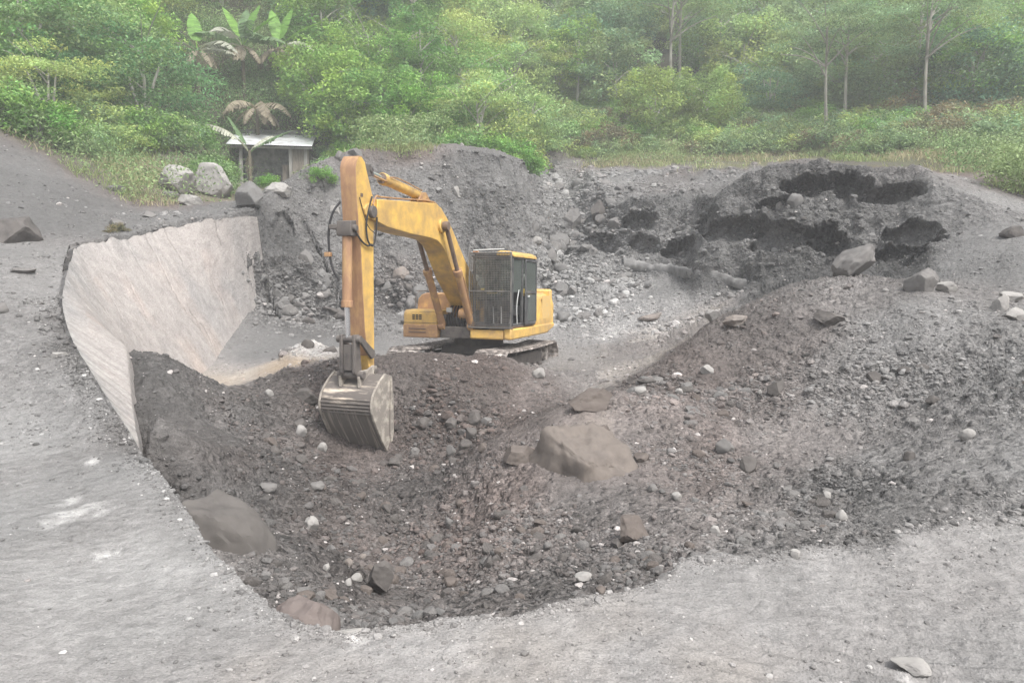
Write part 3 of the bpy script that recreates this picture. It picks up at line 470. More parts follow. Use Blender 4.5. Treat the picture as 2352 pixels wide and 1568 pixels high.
def track(sy):
    t = bpy.data.objects.new("track", None); COL.objects.link(t); t.parent = EX
    yc = sy * 1.09; hw = .39; zt, zb = .70, .03; rr = (zt - zb) / 2; xa, xb = -1.85, 1.85
    # path of the belt
    path = []; L = xb - xa; arc = math.pi * rr; tot = 2 * L + 2 * arc; n = 46
    def pt(d):
        d %= tot
        if d < L: return xb - d, zt - .035 * math.sin(math.pi * d / L), 1.5708*2      # top run, front to rear
        d -= L
        if d < arc: a = d / rr; return xa - rr * math.sin(a), zb + rr + rr * math.cos(a), math.pi + a
        d -= arc
        if d < L: return xa + d, zb, 2 * math.pi
        d -= L; a = d / rr; return xb + rr * math.sin(a), zb + rr - rr * math.cos(a), 2 * math.pi + a
    b = MB()
    for i in range(n):
        x, z, a = pt(i * tot / n); q = (.5 * tot / n) - .006
        rot = Matrix.Rotation(-a, 3, 'Y')
        b.box(x - q, x + q, yc - hw, yc + hw, z - .014, z + .014, rot, (x, yc, z))
        for g in (-.6, .6):
            m = Matrix.Rotation(-a, 4, 'Y'); off = m @ Vector((g * q, 0, -.028)); 
            b.box(x + off.x - .008, x + off.x + .008, yc - hw + .01, yc + hw - .01, z + off.z - .010, z + off.z + .010, rot, (x + off.x, yc, z + off.z))
        m = Matrix.Rotation(-a, 4, 'Y'); off = m @ Vector((0, 0, .05))
        for k in (-.09, .09): b.box(x + off.x - q, x + off.x + q, yc + k - .02, yc + k + .02, z + off.z - .045, z + off.z + .035, rot, (x + off.x, yc + k, z + off.z))
    b.build("belt", DUSTST, t)
    f = MB().prism([(-1.45,.22),(1.45,.22),(1.5,.42),(1.2,.52),(-1.2,.52),(-1.5,.42)], yc-.14, yc+.14); f.build("track_frame", DARK, t, .02)
    s = MB().rod((xa, yc-.06, zb+rr), (xa, yc+.06, zb+rr), .27, n=24).rod((xa, yc-.17, zb+rr), (xa, yc+.17, zb+rr), .17, n=20)
    for k in range(11):
        a = 6.2832*k/11; s.box(xa+.25*math.cos(a)-.03, xa+.25*math.cos(a)+.03, yc-.05, yc+.05, zb+rr+.25*math.sin(a)-.03, zb+rr+.25*math.sin(a)+.03, Matrix.Rotation(-a,3,'Y'))
    s.build("sprocket", DUSTST, t, .01)
    MB().rod((xb, yc-.13, zb+rr), (xb, yc+.13, zb+rr), .27, n=24).rod((xb, yc-.18, zb+rr), (xb, yc+.18, zb+rr), .09).build("idler", DUSTST, t, .01)
    for k in range(7):
        x = -1.3 + k * .43; MB().rod((x, yc-.16, .16), (x, yc+.16, .16), .085).rod((x, yc-.2, .16), (x, yc+.2, .16), .04).build("roller", DARK, t, .008)
    for x in (-.6,.6): MB().rod((x, yc-.12, .58), (x, yc+.12, .58), .06).build("roller", DARK, t)
track(1); track(-1)
MB().prism([(-.75,.32),(.75,.32),(.6,.72),(-.6,.72)], -.75, .75).box(-1.0,-.6,-1.0,1.0,.3,.52).box(.6,1.0,-1.0,1.0,.3,.52).build("undercarriage_frame", DARK, EX, .02)
MB().rod((0,0,.68),(0,0,.96), .62, n=32).build("slewing_ring", DARK, EX, .01)
# upper structure
MB().box(-2.0,1.35,-1.2,1.25,.94,1.06).box(.2,1.42,-.42,.36,.95,1.22).box(1.0,1.44,-.40,-.30,1.0,1.5).box(1.0,1.44,.24,.33,1.0,1.5).build("upper_frame", DARK, EX, .015)
sk = MB().prism([(1.5,.95),(1.5,1.2),(-2.05,1.22),(-2.1,1.12),(-1.4,.96)], 1.20, 1.39).box(1.38,1.50,.36,1.196,.95,1.17)
sk.build("side_skirt", YEL, EX, .04)
MB().box(1.36,1.47,.34,1.40,1.203,1.235).box(-.4,1.36,.34,1.36,1.222,1.26).build("cab_floor", BROWN, EX, .008)
# right hand boxes
tb = MB().prism([(1.5,1.03),(1.5,1.52),(1.42,1.60),(.78,1.60),(.78,1.03)], -1.36, -.47); o = tb.build("tool_box", YEL, EX, .035)
gr = MB()
for i in range(3):
    for j in range(3): gr.box(1.495,1.508,-1.12+.09*i,-1.055+.09*i,1.37+.045*j,1.40+.045*j)
gr.build("vent_grille", RUBBER, o)
MB().box(1.50,1.512,-.93,-.50,1.555,1.563).box(1.50,1.512,-1.34,-.49,1.29,1.30).build("panel_seam", BROWN, o)
st = MB().box(1.1,1.53,-1.36,-.46,.94,1.26).build("step", YELD, EX, .03)
MB().box(1.532,1.55,-1.2,-.75,1.14,1.165).box(1.532,1.55,-1.2,-.75,1.06,1.085).build("grip_bar", BROWN, st, .005)
ft = MB().prismx([(-1.36,1.05),(-1.36,1.72),(-1.33,1.86),(-1.24,1.96),(-1.12,2.0),(-.42,2.0),(-.42,1.05)], -.55, .76).build("fuel_tank", YELD, EX, .03)
MB().rod((.2,-.85,2.0),(.2,-.85,2.06),.07).build("filler_cap", DARK, ft)
eh = MB().prismx([(-1.33,1.06),(-1.33,1.85),(-1.2,2.02),(1.1,2.02),(1.30,1.9),(1.36,1.7),(1.36,1.06)], -2.1, -.58).build("engine_hood", YEL, EX, .05)
MB().box(-1.55,-.95,-.7,.5,2.02,2.1).build("hood_lid", YEL, eh, .02)
MB().rod((-1.2,-.85,2.02),(-1.2,-.85,2.42),.06).rod((-1.2,-.85,2.38),(-1.28,-.85,2.5),.06).build("exhaust_pipe", BROWN, eh)
dc = MB().box(-1.75,-1.0,1.36,1.366,1.35,1.95).build("decal", DECAL, eh)
cwp = [(-1.9,-1.34)] + [(-1.9-.85*math.cos(a), 1.34*math.sin(a)) for a in np.linspace(-1.3,1.3,15)] + [(-1.9,1.34)]
MB().prismz(cwp, 1.1, 2.12).build("counterweight", YEL, EX, .06)
MB().tube([(.9,-1.33,1.6),(.9,-1.33,2.05),(.0,-1.33,2.05),(-.6,-1.33,2.05),(-.6,-1.33,1.8)], .014).tube([(.78,-.40,1.3),(.78,-.40,2.06),(.9,-1.33,2.05)], .012).build("handrail", DARK, EX)
# machinery between the boxes
hy = MB().rod((1.15,-.02,1.25),(1.15,.32,1.25),.07)
hy.box(.9,1.2,-.25,.1,1.2,1.42).box(.7,1.0,-.1,.3,1.2,1.6).build("hydraulic_block", DARK, EX, .01)
MB().rod((1.3,.03,1.52),(1.3,.24,1.52),.14,n=18).build("swing_motor", YELD, EX, .02)
hs = MB()
for k in range(8):
    y = -.25 + .07 * k; hs.tube([(1.3,y,1.15),(1.45,y+.02,1.4+.05*(k%3)),(1.1,y-.03,1.75+.06*(k%2)),(.6,y,1.9)], .016)
hs.build("hoses", RUBBER, EX)
MB().box(1.3,1.36,-.3,-.16,1.55,1.66).build("work_lamp", GREYF, EX, .01)
# cab
CB = bpy.data.objects.new("cab", None); COL.objects.link(CB); CB.parent = EX
y0, y1, z0, z1, xf, xr = .38, 1.37, 1.262, 2.88, 1.38, -.36
fr = MB()
for (xx, yy, w_) in ((xf-.04,y0+.03,.06),(xf-.04,y1-.03,.06),(.62,y1-.03,.06),(xr+.04,y1-.03,.08),(xr+.04,y0+.03,.08),(.62,y0+.03,.05)):
    fr.box(xx-w_/2, xx+w_/2, yy-w_/2+.0, yy+w_/2, z0, z1)
for zz in (z0, z1-.07):
    fr.box(xr+.08, xf-.07, y0+.005, y0+.055, zz+.002, zz+.06); fr.box(xr+.08, xf-.07, y1-.055, y1-.005, zz+.002, zz+.06)
    fr.box(xf-.07, xf-.015, y0+.06, y1-.06, zz+.002, zz+.06); fr.box(xr, xr+.05, y0+.07, y1-.07, zz+.002, zz+.06)
fr.box(xr+.08, .59, y0+.004, y0+.03, z0+.06, 2.0); fr.box(xr+.005, xr+.03, y0+.07, y1-.07, z0+.06, 1.95)
fr.build("cab_frame", BLACK, CB, .012)
rf = MB().prismx([(y0-.0,z1+.001),(y0+.02,z1+.05),(y0+.1,z1+.06),(y1-.40,z1+.06),(y1-.40,z1+.001)], xr-.02, xf-.05).build("cab_roof", BLACK, CB, .02)
MB().prismx([(y1-.398,z1+.001),(y1-.398,z1+.085),(y1-.30,z1+.12),(y1-.10,z1+.11),(y1+.01,z1+.05),(y1+.03,z1-.03),(y1-.02,z1+.001)], xr-.02, xf+.03).build("roof_cowl", YEL, CB, .03)
MB().box(xf-.03,xf-.02,y0+.06,y1-.06,1.85,z1-.075).build("windscreen", GLASS, CB)
MB().box(xr+.09,.58,y0+.02,y0+.028,2.02,z1-.07).box(xr+.01,xr+.018,y0+.08,y1-.08,1.97,z1-.07).build("rear_window", GLASS, CB)
MB().box(.66,xf-.08,y1-.04,y1-.032,2.05,z1-.08).build("side_window", GLASS, CB)
dr = MB().box(xr+.02,xr+.08,y1+.015,y1+.05,z0+.05,z1-.05).box(.50,.56,y1+.015,y1+.05,z0-.0,z1-.05).box(xr+.081,.499,y1+.015,y1+.05,z1-.11,z1-.05).box(xr+.081,.499,y1+.015,y1+.05,2.0,2.07).box(xr+.081,.499,y1+.015,y1+.05,z0,z0+.07).box(.36,.499,y1+.017,y1+.047,z0+.071,2.0).build("door", BLACK, CB, .02)
MB().box(xr+.09,.49,y1+.025,y1+.033,2.075,z1-.115).box(xr+.09,.35,y1+.025,y1+.033,z0+.08,1.99).build("door_glass", GLASS, dr)
MB().box(.3,.42,y1+.052,y1+.07,1.93,1.97).build("handle", GREYF, dr)
se = MB().box(.05,.55,.62,1.12,1.42,1.56).prism([(.0,1.56),(.14,1.56),(.02,2.28),(-.12,2.26)], .64, 1.10).prism([(-.1,2.3),(.0,2.3),(-.02,2.5),(-.1,2.5)], .74, 1.0).box(.1,.5,.7,1.05,1.262,1.42).build("seat", RUBBER, CB, .04)
MB().box(.45,.7,1.12,1.24,1.5,1.72).box(.45,.7,.5,.6,1.5,1.72).tube([(.62,.55,1.7),(.66,.55,1.95)],.015).tube([(.62,1.18,1.7),(.66,1.18,1.95)],.015).build("control_console", BLACK, CB, .02)
MB().tube([(.95,.75,1.27),(1.0,.75,1.7)],.015).tube([(.95,.95,1.27),(1.0,.95,1.7)],.015).build("travel_lever", GREYF, CB)
MB().tube([(xf-.1,y1-.1,1.3),(xf-.12,y1-.06,1.9),(xf-.1,y1-.09,2.4)], .014).tube([(xf-.35,y1-.0,1.3),(xf-.28,y1+.0,1.75),(xf-.45,y1+.0,2.1)],.012).build("grab_rail", GREYF, CB)
g = MB(); gx = 1.53; gy0, gy1, gz0, gz1 = .345, 1.395, 1.21, 2.955
for yy in (gy0, gy1-.03): g.box(gx-.02, gx+.02, yy, yy+.03, gz0, gz1)
for zz in (gz0, gz1-.03, 2.05): g.box(gx-.018, gx+.018, gy0+.031, gy1-.031, zz, zz+.03)
for zz in (gz0+.05, gz1-.1):
    for yy in (gy0+.05, gy1-.1): g.box(xf, gx-.02, yy, yy+.03, zz, zz+.03)
gf = g.build("window_guard", MESHM, CB, .004)
wm = MB(); n = 26
for i in range(1, n): y = gy0+.03+(gy1-gy0-.06)*i/n; wm.box(gx-.004, gx+.004, y-.0045, y+.0045, gz0+.03, gz1-.03)
n = 42
for i in range(1, n): z = gz0+.03+(gz1-gz0-.06)*i/n; wm.box(gx+.0045, gx+.0125, gy0+.03, gy1-.03, z-.0045, z+.0045)
wm.build("wire_mesh", MESHM, gf)
tg = MB()
for yy in np.linspace(gy0+.05, gy1-.05, 12): tg.box(xf-.05, gx, yy-.005, yy+.005, 2.96, 2.968)
tg.tube([(gx-.03,gy0+.1,3.0),(gx-.03,gy1-.2,3.03)], .018).build("guard_rail", GREYF, gf)
MB().box(xf+.02,xf+.10,gy0+.08,gy0+.2,2.925,2.985).build("roof_lamp", mat("orange_lens",(.75,.30,.08),.4), CB, .01)
# boom
BO = [(5.62,3.72),(3.12,3.91),(2.85,3.84),(2.52,3.64),(2.19,3.38),(1.47,2.74),(.45,2.08),(.1,1.98),(.05,1.72),(.6,1.6),(1.25,1.72),(1.55,1.95),(2.08,2.35),(2.43,2.72),(2.62,2.93),(2.8,3.05),(3.05,3.14),(3.4,3.17),(4.23,3.19),(5.24,3.25),(5.6,3.32)]
bo = MB().prism(BO, -.24, .24).build("boom", YEL, EX, .012)
for s in (-1, 1):
    MB().prism([(5.95,3.42),(5.98,3.52),(5.9,3.6),(5.55,3.70),(5.2,3.72),(5.2,3.30),(5.55,3.33),(5.85,3.36)], s*.16-.03, s*.16+.03).build("boom_nose", YEL, bo, .01)
    MB().rod((2.88, s*.24, 3.45), (2.88, s*.30, 3.45), .15, n=20).build("pin_boss", YEL, bo, .01)
MB().prism([(3.0,3.90),(3.7,3.88),(3.5,4.10),(3.3,4.12)], -.10, -.07).prism([(3.0,3.90),(3.7,3.88),(3.5,4.10),(3.3,4.12)], .07, .10).build("cylinder_bracket", YELD, bo, .01)
pp = MB()
for s in (.12,.17): pp.tube([(2.3,s,3.52),(2.9,s,3.92),(3.2,s,3.96),(4.4,s,3.86),(5.4,s,3.79)], .014)
pp.tube([(5.4,.17,3.79),(5.6,.2,3.8),(5.75,.22,3.6)],.016).build("hydraulic_pipe", YELD, bo)
MB().rod((2.88,-.42,3.45),(2.88,.42,3.45),.055).rod((5.76,-.24,3.48),(5.76,.24,3.48),.085).build("pin", DARK, bo)
for s in (-1, 1):
    c = MB().rod((2.25,s*.37,2.50),(1.42,s*.37,1.25),.085).rod((2.27,s*.37,2.53),(2.2,s*.37,2.425),.105).rod((1.42,s*.37-.07,1.25),(1.42,s*.37+.07,1.25),.11).build("boom_cylinder", YELD, EX, .008)
    MB().rod((2.88,s*.37,3.45),(2.24,s*.37,2.485),.05).rod((2.88,s*.37-.06,3.45),(2.88,s*.37+.06,3.45),.1).build("piston_rod", BROWN, c, .006)
    MB().tube([(1.6,s*.46,1.55),(2.15,s*.47,2.42),(2.2,s*.40,2.46)], .014).build("oil_pipe", YELD, c)
ac = MB().rod((3.42,0,4.04),(4.95,0,4.17),.095).rod((4.88,0,4.165),(5.02,0,4.176),.115).build("arm_cylinder", YEL, EX, .008)
MB().rod((5.0,0,4.175),(5.66,0,4.235),.052).build("piston_rod", CHROME, ac)
MB().tube([(3.5,.1,4.13),(4.6,.11,4.25),(4.95,.1,4.2)],.014).rod((5.0,.09,4.12),(5.6,.09,4.17),.018).build("oil_pipe", YELD, ac)
MB().rod((4.98,0,4.173),(5.03,0,4.178),.10).build("gland_nut", BROWN, ac)
# arm
AF = [(6.19,4.30),(6.22,4.20),(6.20,3.9),(6.13,3.25),(6.05,2.88),(5.92,1.42),(5.80,.80),(5.74,.56),(5.66,.52),(5.58,.58),(5.58,1.04),(5.60,3.04),(5.58,3.25),(5.55,3.5),(5.60,3.72),(5.84,4.20),(5.90,4.34),(6.0,4.41),(6.11,4.40)]
ar = MB().prism(AF, -.15, .15).build("arm", [YEL], EX, .012)
# worn front plate
fp = MB(); P_ = [(6.0,4.425),(6.12,4.412),(6.205,4.30),(6.235,4.20),(6.215,3.9),(6.145,3.25),(6.065,2.88),(5.935,1.42),(5.83,.9)]
P2 = [(5.99,4.405),(6.10,4.395),(6.185,4.29),(6.213,4.195),(6.195,3.9),(6.125,3.25),(6.045,2.88),(5.915,1.42),(5.81,.9)]
fp.prism(P_ + P2[::-1], -.152, .150).build("front_plate", RUSTY, ar, .004)
MB().prism([(5.50,4.15),(5.62,4.32),(5.85,4.33),(5.8,4.1)], .08, .12).prism([(5.50,4.15),(5.62,4.32),(5.85,4.33),(5.8,4.1)], -.12, -.08).rod((5.62,-.14,4.24),(5.62,.14,4.24),.05).build("arm_ear", DARK, ar, .006)
MB().box(5.98,6.06,.150,.156,3.72,3.78).build("bolt_plate", BROWN, ar)
MB().rod((5.76,-.26,3.48),(5.76,.26,3.48),.11,n=18).build("pivot_pin", DARK, ar, .01)
bc = MB().rod((6.22,-.02,3.05),(6.235,-.02,1.80),.088).rod((6.235,-.02,1.9),(6.236,-.02,1.78),.105).build("bucket_cylinder", RUSTY, EX, .008)
MB().rod((6.235,-.02,1.80),(6.21,-.02,1.20),.048).build("piston_rod", CHROME, bc)
MB().prism([(6.13,3.02),(6.33,3.02),(6.36,3.10),(6.33,3.28),(6.15,3.30)], -.16, .12).rod((6.24,-.22,3.16),(6.24,.18,3.16),.06).box(6.18,6.34,-.32,-.161,3.14,3.22).build("cylinder_bracket", DARK, bc, .01)
ho = MB().tube([(6.2,-.17,3.62),(6.3,-.26,3.45),(6.32,-.34,3.15),(6.3,-.34,2.75),(6.3,-.28,2.45),(6.28,-.15,2.25)], .022)
ho.tube([(5.75,.2,3.75),(5.95,.19,3.3),(5.9,.19,2.95),(5.72,.2,2.85),(5.62,.2,3.0),(5.6,.22,3.4)], .018).tube([(6.2,.1,3.15),(6.1,.18,2.95),(5.9,.19,2.86),(5.75,.2,2.9)], .018).tube([(6.1,.155,3.7),(5.9,.19,3.2),(5.65,.22,3.1)],.008)
ho.build("hoses", RUBBER, EX); MB().box(6.26,6.34,-.42,-.3,2.66,2.74).build("hose_clamp", YELD, EX, .01)
# linkage
MB().prism([(6.12,1.30),(6.28,1.30),(6.28,.62),(6.10,.50),(6.02,.55),(6.08,.9)], -.16, -.10).prism([(6.12,1.30),(6.28,1.30),(6.28,.62),(6.10,.50),(6.02,.55),(6.08,.9)], .10, .16).box(6.14,6.24,-.10,.10,.66,1.12).rod((6.20,-.24,1.22),(6.20,.24,1.22),.065).rod((6.14,-.26,.58),(6.14,.26,.58),.075).build("bucket_link", DARK, EX, .012)
for s in (-1, 1): MB().prism([(6.16,1.28),(6.22,1.20),(5.78,.84),(5.68,.86),(5.68,.98)], s*.20-.025, s*.20+.025).build("idler_link", DARK, EX, .008)
# bucket
BK = bpy.data.objects.new("bucket", None); COL.objects.link(BK); BK.parent = EX
prof = [(5.62,.50),(5.86,.58),(6.05,.47),(6.22,.33),(6.31,.22),(6.35,.10),(6.34,-.02),(6.27,-.16),(6.15,-.34),(6.02,-.52),(5.88,-.70),(5.80,-.82)]
inner = [(5.62,.47),(5.85,.55),(6.03,.44),(6.20,.30),(6.28,.20),(6.32,.09),(6.31,-.02),(6.24,-.15),(6.12,-.33),(5.99,-.51),(5.85,-.69),(5.78,-.81)]
bw = .52
MB().prism(prof[:7] + inner[:7][::-1], -bw+.02, bw-.02).build("bucket_top", BUCK, BK, .004)
MB().prism(prof[6:] + inner[6:][::-1], -bw+.02, bw-.02).build("bucket_shell", BUCKV, BK, .004)
wr = MB()
for i, (x, z) in enumerate([(6.335,.16),(6.352,.10),(6.352,.04),(6.345,-.02),(6.32,-.08)]): wr.box(x-.02, x+.012, -bw+.03, bw-.03, z-.012, z+.012)
wr.build("wear_strip", BUCK, BK, .006)
for s in (-1, 1):
    MB().prism([(5.62,.52),(5.87,.60),(6.06,.49),(6.23,.35),(6.33,.23),(6.37,.10),(6.36,-.03),(6.29,-.17),(6.17,-.35),(6.04,-.53),(5.90,-.71),(5.80,-.84),(5.66,-.78),(5.60,-.5),(5.57,0),(5.58,.3)], s*bw-.02, s*bw+.02).build("side_plate", BUCKS, BK, .008)
    MB().prism([(5.70,.46),(5.62,.2),(5.60,-.5),(5.68,-.74),(5.74,-.5),(5.72,.0)], s*(bw+.035)-.013, s*(bw+.035)+.013).build("side_cutter", BUCKS, BK, .006)
for y in (-.19, .19): MB().prism([(5.58,.48),(5.60,.70),(5.70,.72),(5.9,.66),(6.14,.66),(6.22,.55),(6.2,.36),(6.05,.46),(5.86,.57)], y-.025, y+.025).build("hinge_ear", BUCKS, BK, .006)
MB().rod((5.66,-.23,.60),(5.66,.23,.60),.05).build("hinge_pin", DARK, BK)
for k in range(5):
    y = -.44 + .22 * k
    MB().prism([(5.86,-.70),(5.80,-.70),(5.66,-1.0),(5.70,-1.02),(5.84,-.86)], y-.05, y+.05).build("tooth", DARK, BK, .012)
# ------------------------------------------------------------------ the pale curved wall on the left
def rails(nu):
    """the wall's crest, middle and foot lines, resampled alike"""
    T_, M_, B_ = (np.array([at(*q) for q in Q]) for Q in (WT, WM, WB))
    T_[:, 2] += .0; B_[:, 2] -= .5
    d = np.r_[0, np.cumsum(np.linalg.norm(np.diff((T_ + M_) / 2, axis=0), axis=1))]; d /= d[-1]; u = np.linspace(0, 1, nu); k = max(3, nu // 12) | 1; out = []
    for Q in (T_, M_, B_):
        q = np.stack([np.interp(u, d, Q[:, i]) for i in range(3)], 1); p = np.r_[2 * q[:1] - q[k // 2:0:-1], q, 2 * q[-1:] - q[-2:-k // 2 - 1:-1]]
        out.append(np.stack([np.convolve(p[:, i], np.ones(k) / k, 'valid') for i in range(3)], 1)[:nu])
    return out
def lerp2(a, b, n): v = np.linspace(0, 1, n); return a[:, None] * (1 - v)[None, :, None] + b[:, None] * v[None, :, None]
def build_wall():
    nu, nv = 620, 260
    T_, M_, B_ = rails(nu); G1 = lerp2(T_, M_, nv // 2); G2 = lerp2(M_, B_, nv - nv // 2 + 1)
    G = np.concatenate([G1, G2[:, 1:]], 1); nv = G.shape[1]
    for _ in range(25): G[:, 1:-1] = (G[:, :-2] + 2 * G[:, 1:-1] + G[:, 2:]) / 4
    u = np.linspace(0, 1, nu)[:, None] * np.ones((1, nv)); v = np.ones((nu, 1)) * np.linspace(0, 1, nv)[None]
    # inward normal (towards the pit)
    a = np.gradient(G, axis=0); b = np.gradient(G, axis=1); N = np.cross(a, b); N /= np.linalg.norm(N, axis=-1, keepdims=True)
    if (N[..., 0]).mean() < 0: N = -N
    x, y, z = G[..., 0], G[..., 1], G[..., 2]; s = np.cumsum(np.r_[0, np.linalg.norm(np.diff(G[:, 0], axis=0), axis=1)])[:, None] * np.ones((1, nv))
    pass
    ridge = .004 * fbm(s / .5, v / .9, None, 4, 200) + .004 * fbm(s / .09, z / 1.2, None, 4, 205) + .012 * fbm(s / 2.2, v * 2, None, 3, 207)
    edge = np.clip(1 - v * 7, 0, 1) * .10 * fbm(s / .35, v, None, 4, 209) * np.clip((s - 7) / 4, .12, 1)          # crumbled crest
    lean = v * .3
    cr = np.zeros_like(s)
    for (c0, v0, v1, wd) in ((15.7,.0,.75,.022),(16.6,.0,.28,.02),(18.4,.0,.2,.02),(13.6,.25,.5,.02),(14.6,.05,.22,.018),(12.2,.3,.62,.015),(17.5,.45,.62,.02),(10.9,.1,.5,.02),(9.0,.15,.7,.02),(19.2,.3,.8,.012),(15.9,.55,.78,.03)):
        c = c0 + lean + .12 * noise(v * 6 + c0, v * 0 + c0, None, 211) + .04 * noise(v * 30, v * 0 + c0, None, 212)
        cr = np.maximum(cr, np.clip(1.4 - np.abs(s - c) / wd, 0, 1) * smooth(v0 - .03, v0 + .03, v) * (1 - smooth(v1 - .05, v1 + .05, v)))
    G = G + N * (ridge - .04 * cr)[..., None]; G[..., 2] += edge
    st = fbm((s - lean) / .13, v / 1.1, None, 4, 220); pa = fbm((s - lean) / 1.3, v * 1.8, None, 5, 221); pb = fbm((s - lean) / .8 + 9, v * 2.2, None, 5, 222)
    base_ = np.array([.345, .318, .302]) * np.ones(s.shape + (1,)); gy = np.array([.285, .275, .268]); dk = np.array([.24, .235, .23]); pk = np.array([.40, .335, .305])
    def mixc(C, D, f): f = np.clip(f, 0, 1)[..., None]; return C * (1 - f) + D * f
    C = mixc(base_, gy, (pa - .05) * 1.3); C = mixc(C, pk, (pb - .12) * 1.2 * (v > .2)); C = mixc(C, gy, np.clip(1 - (v + .14 * fbm(s / .5, v, None, 4, 223)) * 5, 0, 1) * np.clip((15 - s) / 5, 0, 1))
    C = mixc(C, np.array([.42, .32, .24]), np.clip((v - .62) * 2.2, 0, 1) * np.clip(pb * 2 + .1, 0, .35))
    C *= (1 + .04 * st + .05 * fbm(s / .05, z / .05, None, 3, 226))[..., None]; near = np.clip((7.5 - s) / 4, 0, 1)
    C = mixc(C, np.array([.46, .44, .415]), near * np.clip(st * 2.0, 0, 1) * .5); C = mixc(C, gy * .8, near * np.clip(-st * 2.0, 0, 1) * .5)  # near part: pale streaks paint in highlights, darker grey streaks between
    C = mixc(C, np.array([.17, .16, .15]), cr * .7)
    F = []; idx = np.arange(nu * nv).reshape(nu, nv)
    F = np.stack([idx[:-1, :-1], idx[1:, :-1], idx[1:, 1:], idx[:-1, 1:]], -1).reshape(-1, 4)
    Ns = N.copy(); Ns[:] = N.mean(1, keepdims=True)
    kk_ = np.ones(61) / 61; Ns = np.stack([np.stack([np.convolve(np.r_[np.repeat(Ns[:1, 0, i], 30), Ns[:, 0, i], np.repeat(Ns[-1:, 0, i], 30)], kk_, 'valid') for i in range(3)], -1)] * nv, 1)
    V = G.reshape(-1, 3); back = V - (Ns * np.array([1, 1, .2])).reshape(-1, 3) * .45 - np.array([0, 0, .10]); n = len(V)
    Fb = F[:, ::-1] + n
    rim = []
    for e in (idx[:, 0], idx[-1], idx[::-1, -1], idx[0, ::-1]):
        for i, j in zip(e[:-1], e[1:]): rim.append((i, j, j + n, i + n))
    allF = np.r_[F, Fb, np.array(rim)]
    o = mesh_np("retaining_wall", np.r_[V, back], allF, earth_mat("pale_wall", fine=24, bumpd=.025), np.r_[C.reshape(-1, 3), C.reshape(-1, 3) * 0 + np.array([.27, .265, .26])])
    tag(o, "pale curved retaining wall with long vertical cracks at the pit's side", "retaining wall")
build_wall()
# ------------------------------------------------------------------ rocks
rng = np.random.default_rng(7)
def ico(sub):
    b = bmesh.new(); bmesh.ops.create_icosphere(b, subdivisions=sub, radius=1); v = np.array([q.co[:] for q in b.verts]); f = np.array([[q.index for q in p.verts] for p in b.faces]); b.free(); return v, f
ICO = {k: ico(k) for k in (1, 2, 3, 4, 5)}
def rock(sub, ang, seed, cuts=15, nz=.13):
    """unit rock: flat-faced when ang is near 1, rounded when near 0"""
    r_ = np.random.default_rng(seed); v, f = ICO[sub]; v = v.copy()
    for _ in range(cuts):
        n = r_.normal(size=3); n /= np.linalg.norm(n); d = r_.uniform(.42, .86) * ang + (1 - ang) * r_.uniform(.8, .97)
        k = v @ n; o = np.clip(k - d, 0, None); v -= o[:, None] * n * (.75 + .25 * ang)
    k = 1 + nz * fbm(v[:, 0] * 1.4 + seed, v[:, 1] * 1.4, v[:, 2] * 1.4, 3, seed % 50) + (nz * .55 * fbm(v[:, 0] * 5, v[:, 1] * 5, v[:, 2] * 5 + seed, 5, 7, .62) if sub > 2 else 0)
    v *= k[:, None] if hasattr(k, 'shape') else k
    m = np.abs(v).max(0); return v / m, f
def rock_mat(name, c, dust, damt=.5, fine=9):
    m = mat(name, c, .93, var=.2, vscale=3, dirt=dust, dscale=3.2, damt=damt, dsharp=.16, bump=.55, bscale=fine, spec=.15); return m
RM = {'long': rock_mat("jammed_rock", (.10,.092,.087), (.13,.12,.112), .4, 6), 'dark': rock_mat("dark_basalt", (.085,.078,.075), (.125,.115,.108)), 'brown': rock_mat("brown_rock", (.11,.092,.084), (.145,.125,.112)), 'grey': rock_mat("grey_stone", (.20,.197,.193), (.14,.135,.13)),
      'pale': rock_mat("pale_stone", (.38,.365,.345), (.24,.23,.22), .45), 'mid': rock_mat("mid_grey_rock", (.14,.134,.13), (.18,.172,.165)), 'tan': rock_mat("pinkish_rock", (.27,.23,.205), (.19,.17,.155)), 'buried': rock_mat("earthy_rock", (.20,.172,.15), (.14,.122,.11), .5, 7),
      'purple': rock_mat("reddish_boulder", (.14,.115,.108), (.175,.15,.138), .4, 6)}
GQ = GP - np.array([0, 0, H]); _d = GQ[:, 1] * _c - GQ[:, 2] * _s; _u = GQ[:, 1] * _s + GQ[:, 2] * _c
VIS = (_d > 1); SX = np.where(VIS, 1176 + FPX * GQ[:, 0] / np.where(VIS, _d, 1), -1e5); SY = np.where(VIS, 784 - FPX * _u / np.where(VIS, _d, 1), -1e5)
_cell = {}
cx_, cy_ = (SX // 12).astype(int), (SY // 12).astype(int); okc = VIS & (SX > -200) & (SX < 2552) & (SY > -300) & (SY < 1700)
depth = np.full((240, 240), 1e9); np.minimum.at(depth, (np.clip(cx_[okc] + 20, 0, 239), np.clip(cy_[okc] + 30, 0, 239)), _d[okc])
def seen(px, py):
    """where the line of sight through this place of the photograph meets the ground"""
    k = okc & (np.abs(SX - px) < 9) & (np.abs(SY - py) < 9)
    if not k.any():
        k = okc & (np.abs(SX - px) < 25) & (np.abs(SY - py) < 25)
    i = np.where(k)[0]; dm = _d[i].min(); i = i[_d[i] < dm * 1.04 + .1]
    j = i[np.argmin(np.hypot(SX[i] - px, SY[i] - py))]; return GP[j].copy(), _d[j]
class_rot = {}
